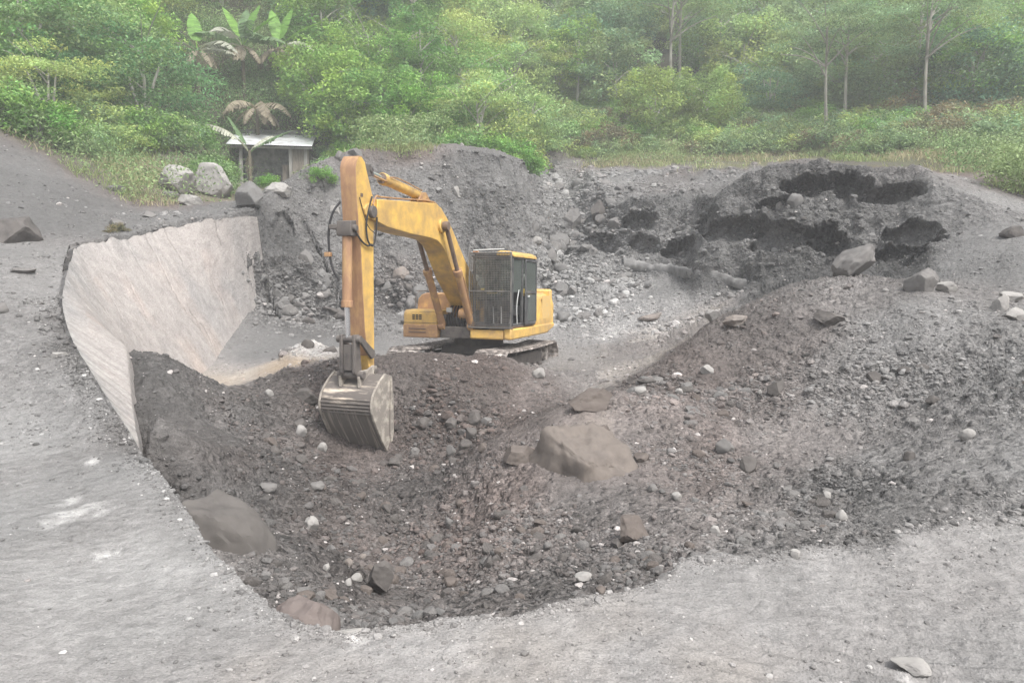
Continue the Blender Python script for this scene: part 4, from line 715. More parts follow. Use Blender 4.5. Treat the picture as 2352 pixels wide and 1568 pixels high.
def put_rock(px, py, wpx, hpx, m, label, ang=.8, seed=0, sub=4, turn=None, tilt=0, deep=.8, sink=.25, name="boulder", group=None, cat=None, Y=None):
    """a rock whose foot shows at (px, py), wpx wide and hpx tall in the photograph"""
    if Y is None: p, d = seen(px, py)
    else: p = at(px, py, Y); d = (p[1] * _c - (p[2] - H) * _s)
    w_, h_ = wpx / FPX * d / 2, hpx / FPX * d / 2
    v, f = rock(sub, min(1, ang * .75 + .3), seed); r_ = np.random.default_rng(seed + 5)
    v = v * np.array([w_, w_ * deep, h_ * (1 + sink)]); 
    ca, sa = math.cos(tilt), math.sin(tilt); v = np.c_[v[:, 0] * ca - v[:, 2] * sa, v[:, 1], v[:, 0] * sa + v[:, 2] * ca]
    az = -math.atan2(p[0], p[1]); o = mesh_np(name, v, f, RM[m], smooth_=True)
    o.data.set_sharp_from_angle(angle=R(24))
    o.location = (p[0] + math.sin(-az) * w_ * deep * .6, p[1] + w_ * deep * .6, p[2] + h_ * (1 - sink * 1.2)); o.rotation_euler = (0, 0, az)
    return tag(o, label, cat or name, group)
BOULD = [
 (490,452,104,84,'pale',"large flat-topped grey boulder beside the grass, right one of the touching pair",.55,11,.9),
 (412,446,92,70,'pale',"rounded grey boulder, left one of the touching pair on the ledge",.6,12,.9),
 (580,480,80,66,'grey',"tall rough grey boulder on the ledge above the wall's end",.7,13,.9),(640,450,66,34,'pale',"pale wedge boulder just in front of the hut",.7,14,.9),
 (440,472,60,28,'pale',"low pale rock under the big boulder pair",.6,15,.9),(395,458,40,22,'mid',"small grey rock at the left foot of the boulder pair",.6,16,1),(265,440,46,18,'grey',"flat light rock half sunk in the dark sand slope",.7,17,1),
 (28,558,130,66,'dark',"dark brown boulder with a shaded underside on the left ledge",.6,18,.9),(50,628,56,20,'mid',"thin slab of rock on the left ledge",.9,19,1),(0,720,34,26,'mid',"small round rock at the left ledge's outer edge",.3,20,1),
 (270,520,36,18,'mid',"small rock by the dry plant above the wall",.7,21,1),(340,500,40,16,'mid',"dark wedge stone above the wall's crest",.9,22,1),
 (512,1300,300,140,'long',"long boulder jammed under the left rim of the pit",.1,23,.75),
 (868,1368,76,78,'dark',"dark angular block in the middle of the near rubble",.98,31,.8),
 (700,1476,190,92,'purple',"smooth reddish boulder poking out of the pit's near rim",.3,25,.8),(806,1478,90,30,'pale',"white slab beside the reddish boulder on the near rim",.8,26,.7),
 (1352,940,112,60,'brown',"long brown boulder on the rise right of the bucket",.75,27,.8),(1455,1245,88,56,'brown',"brown wedge rock with a dark shaded side, right of the pit floor",.95,28,.9),(1417,1258,34,22,'dark',"small dark rock touching the brown wedge rock",.9,29,1),
 (1190,1062,80,40,'brown',"flat reddish rock at the foot of the buried boulder",.9,30,.8),(1240,868,36,28,'pale',"white rock beside the excavator track",.5,32,1),
 (740,650,46,44,'grey',"pale pointed rock in the mound face behind the arm",.8,33,.9),(700,608,36,36,'mid',"rounded grey rock high in the mound face beside the arm",.4,34,1),(925,640,50,42,'tan',"pinkish boulder in the mound face left of the boom",.5,35,.9),
 (960,695,44,52,'grey',"light boulder low in the mound face below the boom",.5,36,.9),(885,672,32,34,'grey',"grey boulder beside the pinkish one",.5,37,1),(770,490,28,22,'pale',"white stone showing left of the arm",.5,38,1),(1048,452,26,24,'pale',"white stone in the upper mound face",.6,39,1),
 (818,362,40,26,'grey',"grey rock at the top left corner of the mound",.7,40,1),(780,372,26,26,'mid',"small rock at the mound's left shoulder",.7,41,1),
 (1278,578,62,48,'grey',"smooth grey boulder above the cab",.3,42,.9),(1318,525,56,50,'mid',"angular grey block in the gully",.85,43,.9),(1230,532,22,26,'grey',"upright stone at the mound's foot",.6,44,1),(1232,560,30,18,'pale',"flat white stone above the cab",.3,45,1),
 (1375,500,46,50,'dark',"dark square lump of packed earth in the gully",.9,46,.9),(1825,472,38,30,'grey',"rounded boulder in the upper cliff",.5,47,.9),(1768,478,20,18,'pale',"small pale stone first in the row under the cliff edge",.3,48,1),(1792,478,20,20,'pale',"small pale stone second in the row under the cliff edge",.3,49,1),
 (1958,622,140,56,'mid',"slanted pale slab embedded in the right cliff",.6,50,.8),(2118,668,80,60,'mid',"grey boulder leaning at the foot of the right cliff",.4,51,.8),(2175,668,48,26,'pale',"low pale rock beside the leaning boulder",.5,52,1),
 (2295,712,40,36,'pale',"white rock on the left of the cluster at the right slope",.85,53,1),(2335,735,60,34,'pale',"white slab at the front of the cluster at the right slope",.85,54,1),(2325,690,50,26,'pale',"white wedge rock on top of the cluster at the right slope",.85,55,1),
 (2330,545,60,30,'dark',"dark rock half buried in the right sand slope",.7,56,1),(1905,745,76,36,'dark',"dark flat-topped rock on the ridge of the rubble heap",.85,57,.9),(1785,905,44,34,'dark',"dark rock on the middle of the rubble slope",.8,58,1),(2010,880,40,30,'dark',"dark rock on the upper right rubble slope",.8,59,1),
 (1625,858,34,22,'pale',"pale square rock on the rubble slope",.7,60,1),(1470,905,30,18,'pale',"oval white stone on the rubble slope's foot",.2,61,1),(1560,905,20,14,'pale',"small white stone above the middle of the rubble slope",.3,62,1),(2222,1008,34,28,'pale',"white rock alone on the right rubble slope",.6,63,1),(2142,928,34,20,'dark',"dark oval rock on the right rubble slope",.3,64,1),
 (2085,1055,28,22,'dark',"dark round stone right of the gravel spill",.2,65,1),(1720,1085,44,34,'dark',"dark rock in the middle of the lower rubble slope",.6,66,1),(1660,1040,50,34,'mid',"grey rock in the lower rubble slope",.5,67,1),(1935,1195,28,26,'pale',"round pale stone in the gravel spill",.2,68,1),(1900,1150,20,26,'pale',"upright pale stone in the gravel spill",.5,69,1),
 (715,1218,36,30,'pale',"white oval stone on the near pit floor",.15,70,1),(690,1002,28,26,'pale',"white round stone left of the bucket",.3,71,1),(740,1035,26,20,'pale',"white stone at the bucket's left corner",.4,72,1),(620,908,20,18,'pale',"pale stone in the dark heap left of the bucket",.3,73,1),
 (1340,1335,44,18,'pale',"flat pale stone near the near rim",.4,74,1),(1090,975,36,30,'dark',"round dark stone right of the bucket",.25,75,1),(1035,985,34,26,'dark',"dark stone left of the round one right of the bucket",.4,76,1),(1075,1000,30,24,'dark',"dark stone in front of the round one right of the bucket",.4,77,1),(975,980,40,24,'dark',"flat dark stone just right of the bucket",.4,78,1),(955,1045,26,20,'mid',"grey stone below right of the bucket",.3,79,1),
 (1110,1035,26,22,'brown',"brown stone in the heap face",.5,80,1),(700,920,60,34,'dark',"dark slab lying left of the bucket",.9,81,.9),(690,985,36,26,'dark',"dark rock behind the white round stone",.8,82,1),(615,1130,44,22,'mid',"grey rock above the jammed long boulder",.4,83,1),
 (730,1128,36,20,'mid',"grey rock between the bucket and the jammed boulder",.4,84,1),(632,1048,28,26,'dark',"dark rock left below the bucket",.7,85,1),(1500,1130,26,18,'mid',"grey stone beside the buried boulder's foot",.4,86,1),(1385,1000,32,26,'brown',"brown stone lying on the buried boulder",.5,87,1),(1380,1358,24,18,'brown',"brown stone on the near rubble",.3,88,1),
 (1475,1062,40,22,'brown',"reddish block below the rubble slope",.9,89,1),(1690,748,60,24,'tan',"pinkish rock at the edge of the debris strip",.5,90,1),(1640,735,44,26,'pale',"white rock among the debris beside the floor",.6,91,1),(1555,1148,26,20,'pale',"pale rock at the right of the pit floor",.4,92,1),(1645,1225,24,16,'pale',"pale rock near the right rim",.5,93,1),(1825,1282,26,18,'pale',"pointed pale stone on the right rim",.8,94,1),
 (1035,1345,36,16,'brown',"reddish flat stone on the near pit floor",.2,95,1),(820,1335,26,18,'pale',"white stone left of the dark block",.3,96,1),(800,1345,20,18,'pale',"smaller white stone left of the dark block",.3,97,1),(750,1312,18,18,'pale',"white pebble far left of the dark block",.3,98,1),(806,1292,22,18,'tan',"pinkish stone above the white ones left of the dark block",.3,99,1),(832,1282,24,12,'tan',"flat pinkish stone behind the dark block",.4,100,1),
 (2090,1545,90,22,'pale',"crumbly white rock flush with the foreground ground",.8,101,1),(1205,1505,22,10,'mid',"flat grey stone on the foreground",.5,102,1),(135,820,36,14,'pale',"flat white stone on the left ledge",.6,103,1),(1500,735,70,16,'tan',"low tan slab at the edge of the floor",.8,104,1),(1745,905,10,10,'pale',"small white stone on the rubble",.4,105,1)]
for i, (px, py, wp, hp, m, lab, ang, sd, dp) in enumerate(BOULD):
    nm = "boulder" if wp > 60 else ("rock" if wp > 30 else "stone")
    put_rock(px, py, wp, hp, m, lab, ang, sd, sub=5 if wp > 55 else (4 if wp > 30 else 3), deep=dp, name=nm, tilt=(-.85 if sd == 23 else .75 if sd == 50 else (.12 if sd == 25 else (sd % 7 - 3) * .04)), sink={23: .45, 31: .12, 50: .4, 25: .8, 11: .1, 12: .1, 13: .15, 14: .15, 15: .2}.get(sd, .35), Y={25: 4.02, 26: 3.98, 23: 6.1}.get(sd))
# the smooth half-buried lump right of the bucket
def buried():
    p, _q = seen(1345, 1115); p = p + np.array([0, .6, -.16]); v, f = rock(5, .75, 77, 12, .2); v[:, :2] *= (1 - .38 * v[:, 2:3]); v = v * np.array([.74, .85, .80])
    v[:, 0] += .35 * np.clip(-v[:, 2], 0, 2) * .8
    v += (v / np.linalg.norm(v, axis=1, keepdims=True)) * (.09 * fbm(v[:, 0] * 3, v[:, 1] * 3, v[:, 2] * 3, 5, 300, .6) + .03 * fbm(v[:, 0] * 12, v[:, 1] * 12, v[:, 2] * 12, 3, 301))[:, None]
    o = mesh_np("boulder", v, f, RM['buried']); o.location = (p[0], p[1] + .1, p[2]); o.rotation_euler = (0, 0, .3)
    tag(o, "big brownish earth-caked boulder half buried right of the bucket", "boulder")
buried()
# ------------------------------------------------------------------ rubble: the larger loose stones are things, the rest is stuff
dens = GS[:, 3] * okc * (SX > -60) * (SX < 2420) * (SY > 200) * (SY < 1640) * (GS[:, 1] < 1.5)
rr_ = np.hypot(GP[:, 0], GP[:, 1]); dens = dens * (rr_ < 47) * np.clip(.42 + 1.5 * fbm(GP[:, 0] / 1.1, GP[:, 1] / 1.1, GP[:, 2], 3, 310), .06, 1)
ci = np.clip(cx_ + 20, 0, 239), np.clip(cy_ + 30, 0, 239)
front = _d < depth[ci] * 1.06 + .25
dens = dens * front * (GS[:, 1] * (rr_ > 22) < .6)
pr_ = dens / dens.sum()
# keep stones out of the body of the excavator
exi = np.array(EXM.inverted())
def clear(P):
    q = P @ exi[:3, :3].T + exi[:3, 3]
    return ~((np.abs(q[:, 0]) < 2.2) & (np.abs(q[:, 1]) < 1.55)) & ~((np.abs(q[:, 0] - 6) < .6) & (np.abs(q[:, 1]) < .7))
NS = 62000
pick = rng.choice(len(GP), NS, replace=False, p=pr_); pick = pick[clear(GP[pick])]
szp = np.clip(3.0 * (1 - rng.random(len(pick))) ** (-1 / 2.6), 2.9, 21)          # half size in picture pixels at the near side, power law
sz = szp * _d[pick] / FPX * np.clip(GS[pick, 3] / 2, .45, 1.1)
order = np.argsort(-szp * np.clip(GS[pick, 3] / 2, .45, 1.1)); pick, sz, szp = pick[order], sz[order], szp[order]
NI = 260
tmpl = [rock(3, a, 400 + i, 14, .14) for i, a in enumerate((.8, .95, .7, .55, .85, .4, 1., .75))]
tm = [mesh_np("stone", v, f, None) for v, f in tmpl]
TMD = []
for o in tm:
    row = {}
    for k in ('dark', 'brown', 'grey', 'mid', 'pale', 'tan'):
        me = o.data.copy(); me.materials.clear(); me.materials.append(RM[k]); me.set_sharp_from_angle(angle=R(26)); row[k] = me
    TMD.append(row); bpy.data.objects.remove(o)
def zone(i):
    px, py, d = SX[i], SY[i], _d[i]
    if d > 24 and px > 1150: return ("stones in the gully and far cliff", "loose grey stone in the gully or cliff beyond the excavator", ('grey', 'mid', 'grey', 'mid', 'mid'))
    if d > 22 and px <= 1150 and px > 580: return ("stones in the mound face", "stone stuck in the earth mound behind the excavator", ('mid', 'grey', 'dark', 'mid'))
    if px < 600 and d > 9 and py < 800: return ("stones on the left ledge", "small stone lying on the grey sand of the left ledge", ('mid', 'grey', 'dark'))
    if d < 5.5 and (py > 1400 or px < 500): return ("pebbles on the foreground", "small pebble on the pale dusty foreground", ('mid', 'grey', 'grey'))
    if px > 1420: return ("stones of the right rubble slope", "loose stone on the rubble slope right of the pit", ('dark', 'mid', 'dark', 'brown', 'mid', 'grey'))
    return ("stones of the pit floor", "loose dark stone in the rubble of the pit floor", ('dark', 'brown', 'dark', 'mid', 'brown'))
for n_, i in enumerate(pick[:NI]):
    g_, l_, ks = zone(i); q = rng.random(3) * .5 + .65; o = bpy.data.objects.new("stone", TMD[rng.integers(len(TMD))][ks[rng.integers(len(ks))]]); COL.objects.link(o)
    o.scale = sz[n_] * np.array([1.15, .95, .8]) * q; o.rotation_euler = (rng.uniform(-.4, .4), rng.uniform(-.4, .4), rng.uniform(0, 6.28)); o.location = GP[i] + GN[i] * sz[n_] * -.05
    dd_ = [math.hypot((SX[i] - q_[0]) * 1.0, (SY[i] - q_[1]) * 1.3) for q_ in BOULD]; jb = int(np.argmin(dd_)); kn = o.data.materials[0].name.split("_")[0]
    if dd_[jb] < 170:
        wd_ = BOULD[jb][5].split(","); sh = " ".join(wd_[0].split()[:9]); q_ = BOULD[jb]; rel = ("left of" if SX[i] < q_[0] - 25 else ("right of" if SX[i] > q_[0] + 25 else ("behind" if SY[i] < q_[1] else "in front of")))
        l_ = f"{kn} loose stone {rel} the {sh}"; g_ = "stones " + rel + " the " + sh
    tag(o, l_, "stone", g_)
def rotmats(n, full=True):
    q = rng.normal(size=(n, 4)); q /= np.linalg.norm(q, axis=1, keepdims=True); w_, x, y, z = q.T
    return np.stack([np.stack([1-2*(y*y+z*z), 2*(x*y-z*w_), 2*(x*z+y*w_)], -1), np.stack([2*(x*y+z*w_), 1-2*(x*x+z*z), 2*(y*z-x*w_)], -1), np.stack([2*(x*z-y*w_), 2*(y*z+x*w_), 1-2*(x*x+y*y)], -1)], 1)
def scatter(name, idx, size, subs, cols, m, flat=.7, lift=.0):
    Vs, Fs, Cs = [], [], []; off = 0
    t_ = [rock(subs, a, 500 + k, 12, .15) for k, a in enumerate(np.linspace(.45, 1., 10))]
    which = rng.integers(len(t_), size=len(idx)); M = rotmats(len(idx))
    for k, (v, f) in enumerate(t_):
        s_ = np.where(which == k)[0]
        if not len(s_): continue
        sc = size[s_][:, None] * (rng.random((len(s_), 3)) * .5 + .6)
        w_ = np.einsum('nij,nvj->nvi', M[s_], v[None] * sc[:, None, :]); w_[..., 2] *= flat
        w_ += (GP[idx[s_]] + GN[idx[s_]] * (size[s_] * lift)[:, None])[:, None, :]
        Vs.append(w_.reshape(-1, 3)); Fs.append((f[None] + (np.arange(len(s_)) * len(v))[:, None, None] + off).reshape(-1, 3)); off += len(s_) * len(v)
        Cs.append(np.repeat(cols[s_], len(v), 0))
    o = mesh_np(name, np.concatenate(Vs), np.concatenate(Fs), m, np.concatenate(Cs), smooth_=False); return o
rest = pick[NI:]; rs = sz[NI:]
ga = GS[rest]; t_ = rng.random(len(rest)); al = np.clip(ga[:, 0], .07, .3) * rng.uniform(.72, 1.5, len(rest)); al = np.where(t_ > .975, rng.uniform(.28, .45, len(rest)), al)
al = np.where((rr_[rest] > 22) & (t_ < .35), al * 1.35, al)
rc = brownish(al, np.clip(ga[:, 1] * rng.uniform(.2, 1.5, len(rest)), 0, 1.6) * (t_ < .965) + .25 * (t_ >= .965))
RUBM = earth_mat("rubble_stone", fine=40, bumpd=.015)
nb = 9000
tag(scatter("rubble", rest[:nb], rs[:nb], 2, rc[:nb], RUBM), "coarse loose rubble over the pit and slopes", "rubble", kind='stuff')
tag(scatter("gravel", rest[nb:], rs[nb:], 1, rc[nb:], RUBM), "finer gravel between the larger stones", "gravel", kind='stuff')

# grit and crumbs on the dusty ground, thicker along the broken rim
rd = np.full(len(GP), 9.0)
for i in range(len(RIM)):
    a_, b_ = RIM[i][:2], RIM[(i + 1) % len(RIM)][:2]
    if min(np.hypot(*a_), np.hypot(*b_)) > 16: continue
    e_ = b_ - a_; t_2 = np.clip(((GP[:, 0] - a_[0]) * e_[0] + (GP[:, 1] - a_[1]) * e_[1]) / (e_ @ e_), 0, 1); rd = np.minimum(rd, np.hypot(GP[:, 0] - a_[0] - t_2 * e_[0], GP[:, 1] - a_[1] - t_2 * e_[1]))
gm = okc & (SX > -80) & (SX < 2430) & (SY < 1640) & (SY > 500) & (rr_ < 16) & front
wg = gm * ((GS[:, 2] < .35) * np.clip(.1 + 1.6 * fbm(GP[:, 0] / .9, GP[:, 1] / .9, None, 4, 350), .03, 1) * .5 + 2.2 * np.exp(-(rd / (.02 * rr_ + .02)) ** 2))
gi = rng.choice(len(GP), 15000, p=wg / wg.sum()); gs_ = np.clip(1.5 * (1 - rng.random(len(gi))) ** (-1 / 2.4), 1.4, 9 + 5 * (rd[gi] < .15)) * _d[gi] / FPX
ga_ = GS[gi]; al = np.clip(ga_[:, 0], .1, .4) * rng.uniform(.55, 1.15, len(gi)); al = np.where(rng.random(len(gi)) < .05, rng.uniform(.35, .5, len(gi)), al)
tag(scatter("grit", gi, gs_, 1, brownish(al, ga_[:, 1]), RUBM, lift=.15), "grit and crumbs of dry earth on the dusty ground and rim", "grit", kind='stuff')
# the long dark strip at the foot of the far cliff
def liner():
    pts = [(1432,612),(1480,618),(1540,626),(1600,630),(1660,640),(1715,656)]; P_ = [seen(*q)[0] for q in pts]
    V, F = [], []; m = 60; r_ = np.random.default_rng(4)
    P_ = np.array(P_); u = np.linspace(0, len(P_) - 1, m); Q = np.stack([np.interp(u, range(len(P_)), P_[:, i]) for i in range(3)], 1)
    for k, q in enumerate(Q):
        h_ = .30 * (1 - .4 * k / m) * (1 + .25 * math.sin(k * .33) + .1 * r_.normal()); w_ = .01 * r_.normal()
        V += [q + (0, -.05 + w_, -.15), q + (0, w_, h_ * .6), q + (0, .12 + w_, h_), q + (0, .45 + w_, h_ * .95), q + (0, .5, -.2)]
    for k in range(m - 1):
        for j in range(5): F.append((k * 5 + j, k * 5 + (j + 1) % 5, k * 5 + 5 + (j + 1) % 5, k * 5 + 5 + j))
    o = mesh_np("liner", np.array(V), np.array(F), mat("old_liner", (.10,.098,.095), .8, var=.3, vscale=3, dirt=(.22,.215,.21), dscale=2, damt=.5, bump=.5, bscale=12)); tag(o, "long dark strip lying at the foot of the right cliff", "liner")
liner()
# ------------------------------------------------------------------ the hut
HUTW = mat("grey_board", (.26,.235,.20), .85, var=.2, vscale=5, dirt=(.14,.12,.10), dscale=4, damt=.5, bump=.4, bscale=20, stretch=(6,6,.5))
HUTP = mat("weathered_post", (.25,.24,.225), .85, var=.2, vscale=5, bump=.3, bscale=25, stretch=(4,4,.5))
HUTD = mat("dark_board_and_shade", (.06,.065,.06), .8, var=.2, vscale=4, dirt=(.2,.2,.19), dscale=2, damt=.3)  # dark hut boards, also the shade put inside the opening
TIN = mat("tin_roof", (.78,.80,.83), .38, metal=.35, var=.06, vscale=2, dirt=(.45,.44,.44), dscale=2, damt=.18)
def hut():
    p = at(678, 424, 41.6); d = 41.6
    h = empty("hut", (p[0], p[1], p[2]), "small shed with a bright tin roof and an open dark front", "hut")
    h.rotation_euler = (0, 0, .17); h.scale = (1.12, 1.05, 1.06)
    s = d / FPX                                       # metres per pixel there
    W, Dp = 3.55, 2.6; hf, hb = 1.85, 2.75           # local: x right, y back, origin at right front corner region
    x0, x1 = -W + .75, .75
    for x in (x0, x0 + .0, -.25, .42): pass
    for x in (x0 + .35, -.18, .52): MB().box(x - .075, x + .075, -.06, .08, -.6, hf - .06).build("post", HUTP, h, .01)
    MB().box(-.10, .44, .02, .06, -.4, hf - .08).build("board_door", HUTW, h, .004)
    MB().prism([(x0 + .3, 0), (x0 + .3, 0)], 0, 0) if False else None
    b = MB(); b.box(x0 + .3, x1 - .1, Dp - .08, Dp, -.6, hb - .1); b.box(x0 + .26, x0 + .32, .15, Dp - .09, -.6, hf); b.build("back_wall", HUTD, h); MB().box(x0 + .4, -.22, .75, .79, -.6, hf + .1).build("shade_panel", HUTD, h)  # inner dark panel is added, standing in for the hut's interior shade
    w_ = MB(); a = [w_.b.verts.new(q) for q in ((.6,.0,-.6),(.6,Dp,-.6),(.6,Dp,hb-.1),(.6,.0,hf-.05),(.66,.0,-.6),(.66,Dp,-.6),(.66,Dp,hb-.1),(.66,.0,hf-.05))]
    for f in ((0,1,2,3),(7,6,5,4),(0,4,5,1),(1,5,6,2),(2,6,7,3),(3,7,4,0)): w_.b.faces.new([a[i] for i in f])
    w_.build("side_wall", HUTW, h)
    MB().box(x0 - .05, x1 + .1, -.30, -.24, hf - .12, hf - .02).build("beam", HUTP, h, .005)
    nx, ny = 120, 12; X, Y = np.meshgrid(np.linspace(x0 - .25, x1 + .12, nx), np.linspace(-.45, Dp + .1, ny)); Zr = hf + .02 + (Y + .45) * .33 + .014 * np.sin(X * 2 * math.pi / .076)
    V = np.stack([X, Y, Zr], -1).reshape(-1, 3); idx = np.arange(nx * ny).reshape(ny, nx); F = np.stack([idx[:-1, :-1], idx[:-1, 1:], idx[1:, 1:], idx[1:, :-1]], -1).reshape(-1, 4)
    o = mesh_np("roof", V, F, TIN, parent=h); so_ = o.modifiers.new("t", 'SOLIDIFY'); so_.thickness = .004
    MB().box(x0 - .0, x1 + .1, Dp - .1, Dp + .0, hb + .10, hb + .32).box(x1 + .12, x1 + .2, .3, Dp, hb + .02, hb + .1, Matrix.Rotation(-.15, 3, 'X')).build("ridge_board", HUTD, h, .01)
    MB().box(-.6, -.25, .3, .34, -.5, 1.0).build("inner_board", HUTW, h)
hut()
# ------------------------------------------------------------------ plants
def leaf_mat(name, c, trans=.35, var=.35, c2=None):
    m, t, p = new_mat(name); L = t.links
    oi = t.nodes.new("ShaderNodeObjectInfo"); at_ = t.nodes.new("ShaderNodeAttribute"); at_.attribute_name = "Col"
    mx = t.nodes.new("ShaderNodeMix"); mx.data_type = 'RGBA'; mx.blend_type = 'MULTIPLY'; mx.inputs[0].default_value = 1
    c2 = c2 or (c[0] * 1.5, c[1] * 1.25, c[2] * 1.0)
    rnd = t.nodes.new("ShaderNodeMix"); rnd.data_type = 'RGBA'; rnd.inputs[6].default_value = (*c, 1); rnd.inputs[7].default_value = (*c2, 1); L.new(oi.outputs['Random'], rnd.inputs[0])
    L.new(rnd.outputs[2], mx.inputs[6]); L.new(at_.outputs[0], mx.inputs[7]); L.new(mx.outputs[2], p.inputs['Base Color'])
    p.inputs['Roughness'].default_value = .55; p.inputs['Specular IOR Level'].default_value = .3
    tr = t.nodes.new("ShaderNodeBsdfTranslucent"); L.new(mx.outputs[2], tr.inputs[0]); ms = t.nodes.new("ShaderNodeMixShader"); ms.inputs[0].default_value = trans
    L.new(p.outputs[0], ms.inputs[1]); L.new(tr.outputs[0], ms.inputs[2]); L.new(ms.outputs[0], t.nodes["Material Output"].inputs[0]); return m
LM = {'mid': leaf_mat("leaf_mid_green", (.18,.34,.10)), 'dark': leaf_mat("leaf_dark_green", (.12,.25,.10), c2=(.16,.31,.12)), 'light': leaf_mat("leaf_light_green", (.29,.43,.18)), 'lime': leaf_mat("leaf_lime", (.27,.38,.11), c2=(.32,.42,.13)),
      'blue': leaf_mat("leaf_blue_green", (.15,.27,.15), c2=(.19,.32,.17)), 'dry': leaf_mat("leaf_dry", (.20,.19,.10), c2=(.26,.23,.13)), 'olive': leaf_mat("leaf_olive", (.24,.35,.17), c2=(.28,.39,.19)), 'fresh': leaf_mat("leaf_fresh_green", (.15,.33,.06), c2=(.20,.37,.08))}
BARK = mat("bark", (.22,.20,.17), .9, var=.3, vscale=6, dirt=(.36,.35,.31), dscale=3, damt=.5, bump=.4, bscale=20, stretch=(3,3,.6))
BARKP = mat("pale_bark", (.36,.34,.30), .9, var=.2, vscale=6, dirt=(.22,.20,.18), dscale=3, damt=.4, bump=.4)
def leaves(C, size, r_, up=.5, aspect=.5, fold=True):
    """quads at centres C (n,3)"""
    n = len(C); nr = r_.normal(size=(n, 3)); nr[:, 2] = np.abs(nr[:, 2]) + up; nr /= np.linalg.norm(nr, axis=1, keepdims=True)
    t = r_.normal(size=(n, 3)); t -= (t * nr).sum(1, keepdims=True) * nr; t /= np.linalg.norm(t, axis=1, keepdims=True); b = np.cross(nr, t)
    sz_ = (size * r_.uniform(.6, 1.3, n))[:, None]; t = t * sz_; b = b * sz_ * aspect
    V = np.stack([C - t, C + b * .9 - t * .1 , C + t - nr * sz_ * .25, C - b * .9 - t * .1], 1).reshape(-1, 3); return V, np.arange(4 * n).reshape(n, 4)
def crown(seed, rx, rz, nclump, per, lsize, kind='round', tone=.35):
    r_ = np.random.default_rng(seed); Vs, Cs = [], []
    for k in range(nclump):
        u = r_.normal(size=3); u /= np.linalg.norm(u); 
        if kind == 'flat': q = r_.random() ** .5; a = r_.random() * 6.28; c = np.array([q * rx * math.cos(a), q * rx * math.sin(a), rz * (.9 - .7 * q * q) * r_.choice([1, .72, .45])]); cr = np.array([.34, .34, .07]) * rx * r_.uniform(.6, 1.1)
        elif kind == 'layer': c = u * np.array([rx, rx, rz]) * r_.uniform(.45, .95); c[2] += rz * .6; cr = np.array([.30, .30, .09]) * rx * r_.uniform(.6, 1.2)
        else: c = u * np.array([rx, rx, rz]) * r_.uniform(.5, .88); c[2] = abs(c[2]) * 1.1 + rz * .12 if kind == 'dome' else c[2] + rz * .9; cr = np.array([.27, .27, .20]) * rx * r_.uniform(.6, 1.25)
        n = int(per * r_.uniform(.6, 1.3)); d = r_.normal(size=(n, 3)); d /= np.linalg.norm(d, axis=1, keepdims=True); d *= (r_.random((n, 1)) ** .45)
        Vs.append(c + d * cr); tn = r_.uniform(1 - tone, 1 + tone); hu = r_.uniform(-.12, .16)
        Cs.append(np.repeat([[tn * (1 + hu), tn, tn * (1 - hu)]], n, 0) * r_.uniform(.75, 1.25, (n, 1)))
    C = np.concatenate(Vs); V, F = leaves(C, lsize, r_, .5 if kind != 'flat' else 1.2); return V, F, np.repeat(np.concatenate(Cs), 4, 0)
def limbs(seed, h, r0, spread, n=6, lean=.1, multi=False):
    r_ = random.Random(seed); m = MB(); top = Vector((r_.uniform(-lean, lean) * h, r_.uniform(-lean, lean) * h, h))
    mid = top * .5 + Vector((r_.uniform(-.1, .1) * h * .5, r_.uniform(-.1, .1) * h * .5, 0))
    stems = [((0, 0, -.3), mid, top)]
    if multi:
        for k in range(2):
            a = r_.uniform(0, 6.28); stems.append(((0.05, 0, -.3), Vector((math.cos(a) * .12 * h, math.sin(a) * .12 * h, h * .5)), Vector((math.cos(a) * .3 * h, math.sin(a) * .3 * h, h * .95))))
    for st in stems: m.tube(st, lambda t: r0 * (1 - .75 * t), 6)
    for k in range(n):
        t = r_.uniform(.45, .95); a = r_.uniform(0, 6.28); b = Vector((0, 0, 0)).lerp(mid, t * 2) if t < .5 else mid.lerp(top, t * 2 - 1)
        e = b + Vector((math.cos(a) * spread, math.sin(a) * spread, r_.uniform(.3, .8) * spread)); m.tube([b, b.lerp(e, .5) + Vector((0, 0, .1 * spread)), e], lambda t: r0 * .4 * (1 - .8 * t), 5)
    return m
def as_mesh(mb, name, m_):
    o = mb.build(name, m_, smooth_=True); me = o.data; bpy.data.objects.remove(o); return me
CR, TR = {}, {}
def reg(kind, variants):
    CR[kind] = variants
for kind, cfg in {
   'bush': dict(n=4, rx=1.5, rz=1.2, nc=48, per=85, ls=.065, k='dome'), 'broad': dict(n=4, rx=2.5, rz=2.2, nc=75, per=120, ls=.09, k='round'),
   'feather': dict(n=4, rx=2.9, rz=2.2, nc=90, per=130, ls=.07, k='layer'), 'umbrella': dict(n=3, rx=3.4, rz=1.6, nc=60, per=110, ls=.075, k='flat'), 'tall': dict(n=3, rx=1.9, rz=2.6, nc=48, per=95, ls=.08, k='round')}.items():
    vs = []
    for i in range(cfg['n']):
        V, F, C = crown(900 + i * 7 + hash(kind[0]) % 1 + len(kind) * 31, cfg['rx'], cfg['rz'], cfg['nc'], cfg['per'], cfg['ls'], cfg['k'])
        vs.append((V, F, C))
    CR[kind] = vs
_cm = {}
def crown_mesh(kind, i, lm):
    key = (kind, i, lm)
    if key not in _cm:
        V, F, C = CR[kind][i]; o = mesh_np("crown", V, F, LM[lm], C, smooth_=False); _cm[key] = o.data; bpy.data.objects.remove(o)
    return _cm[key]
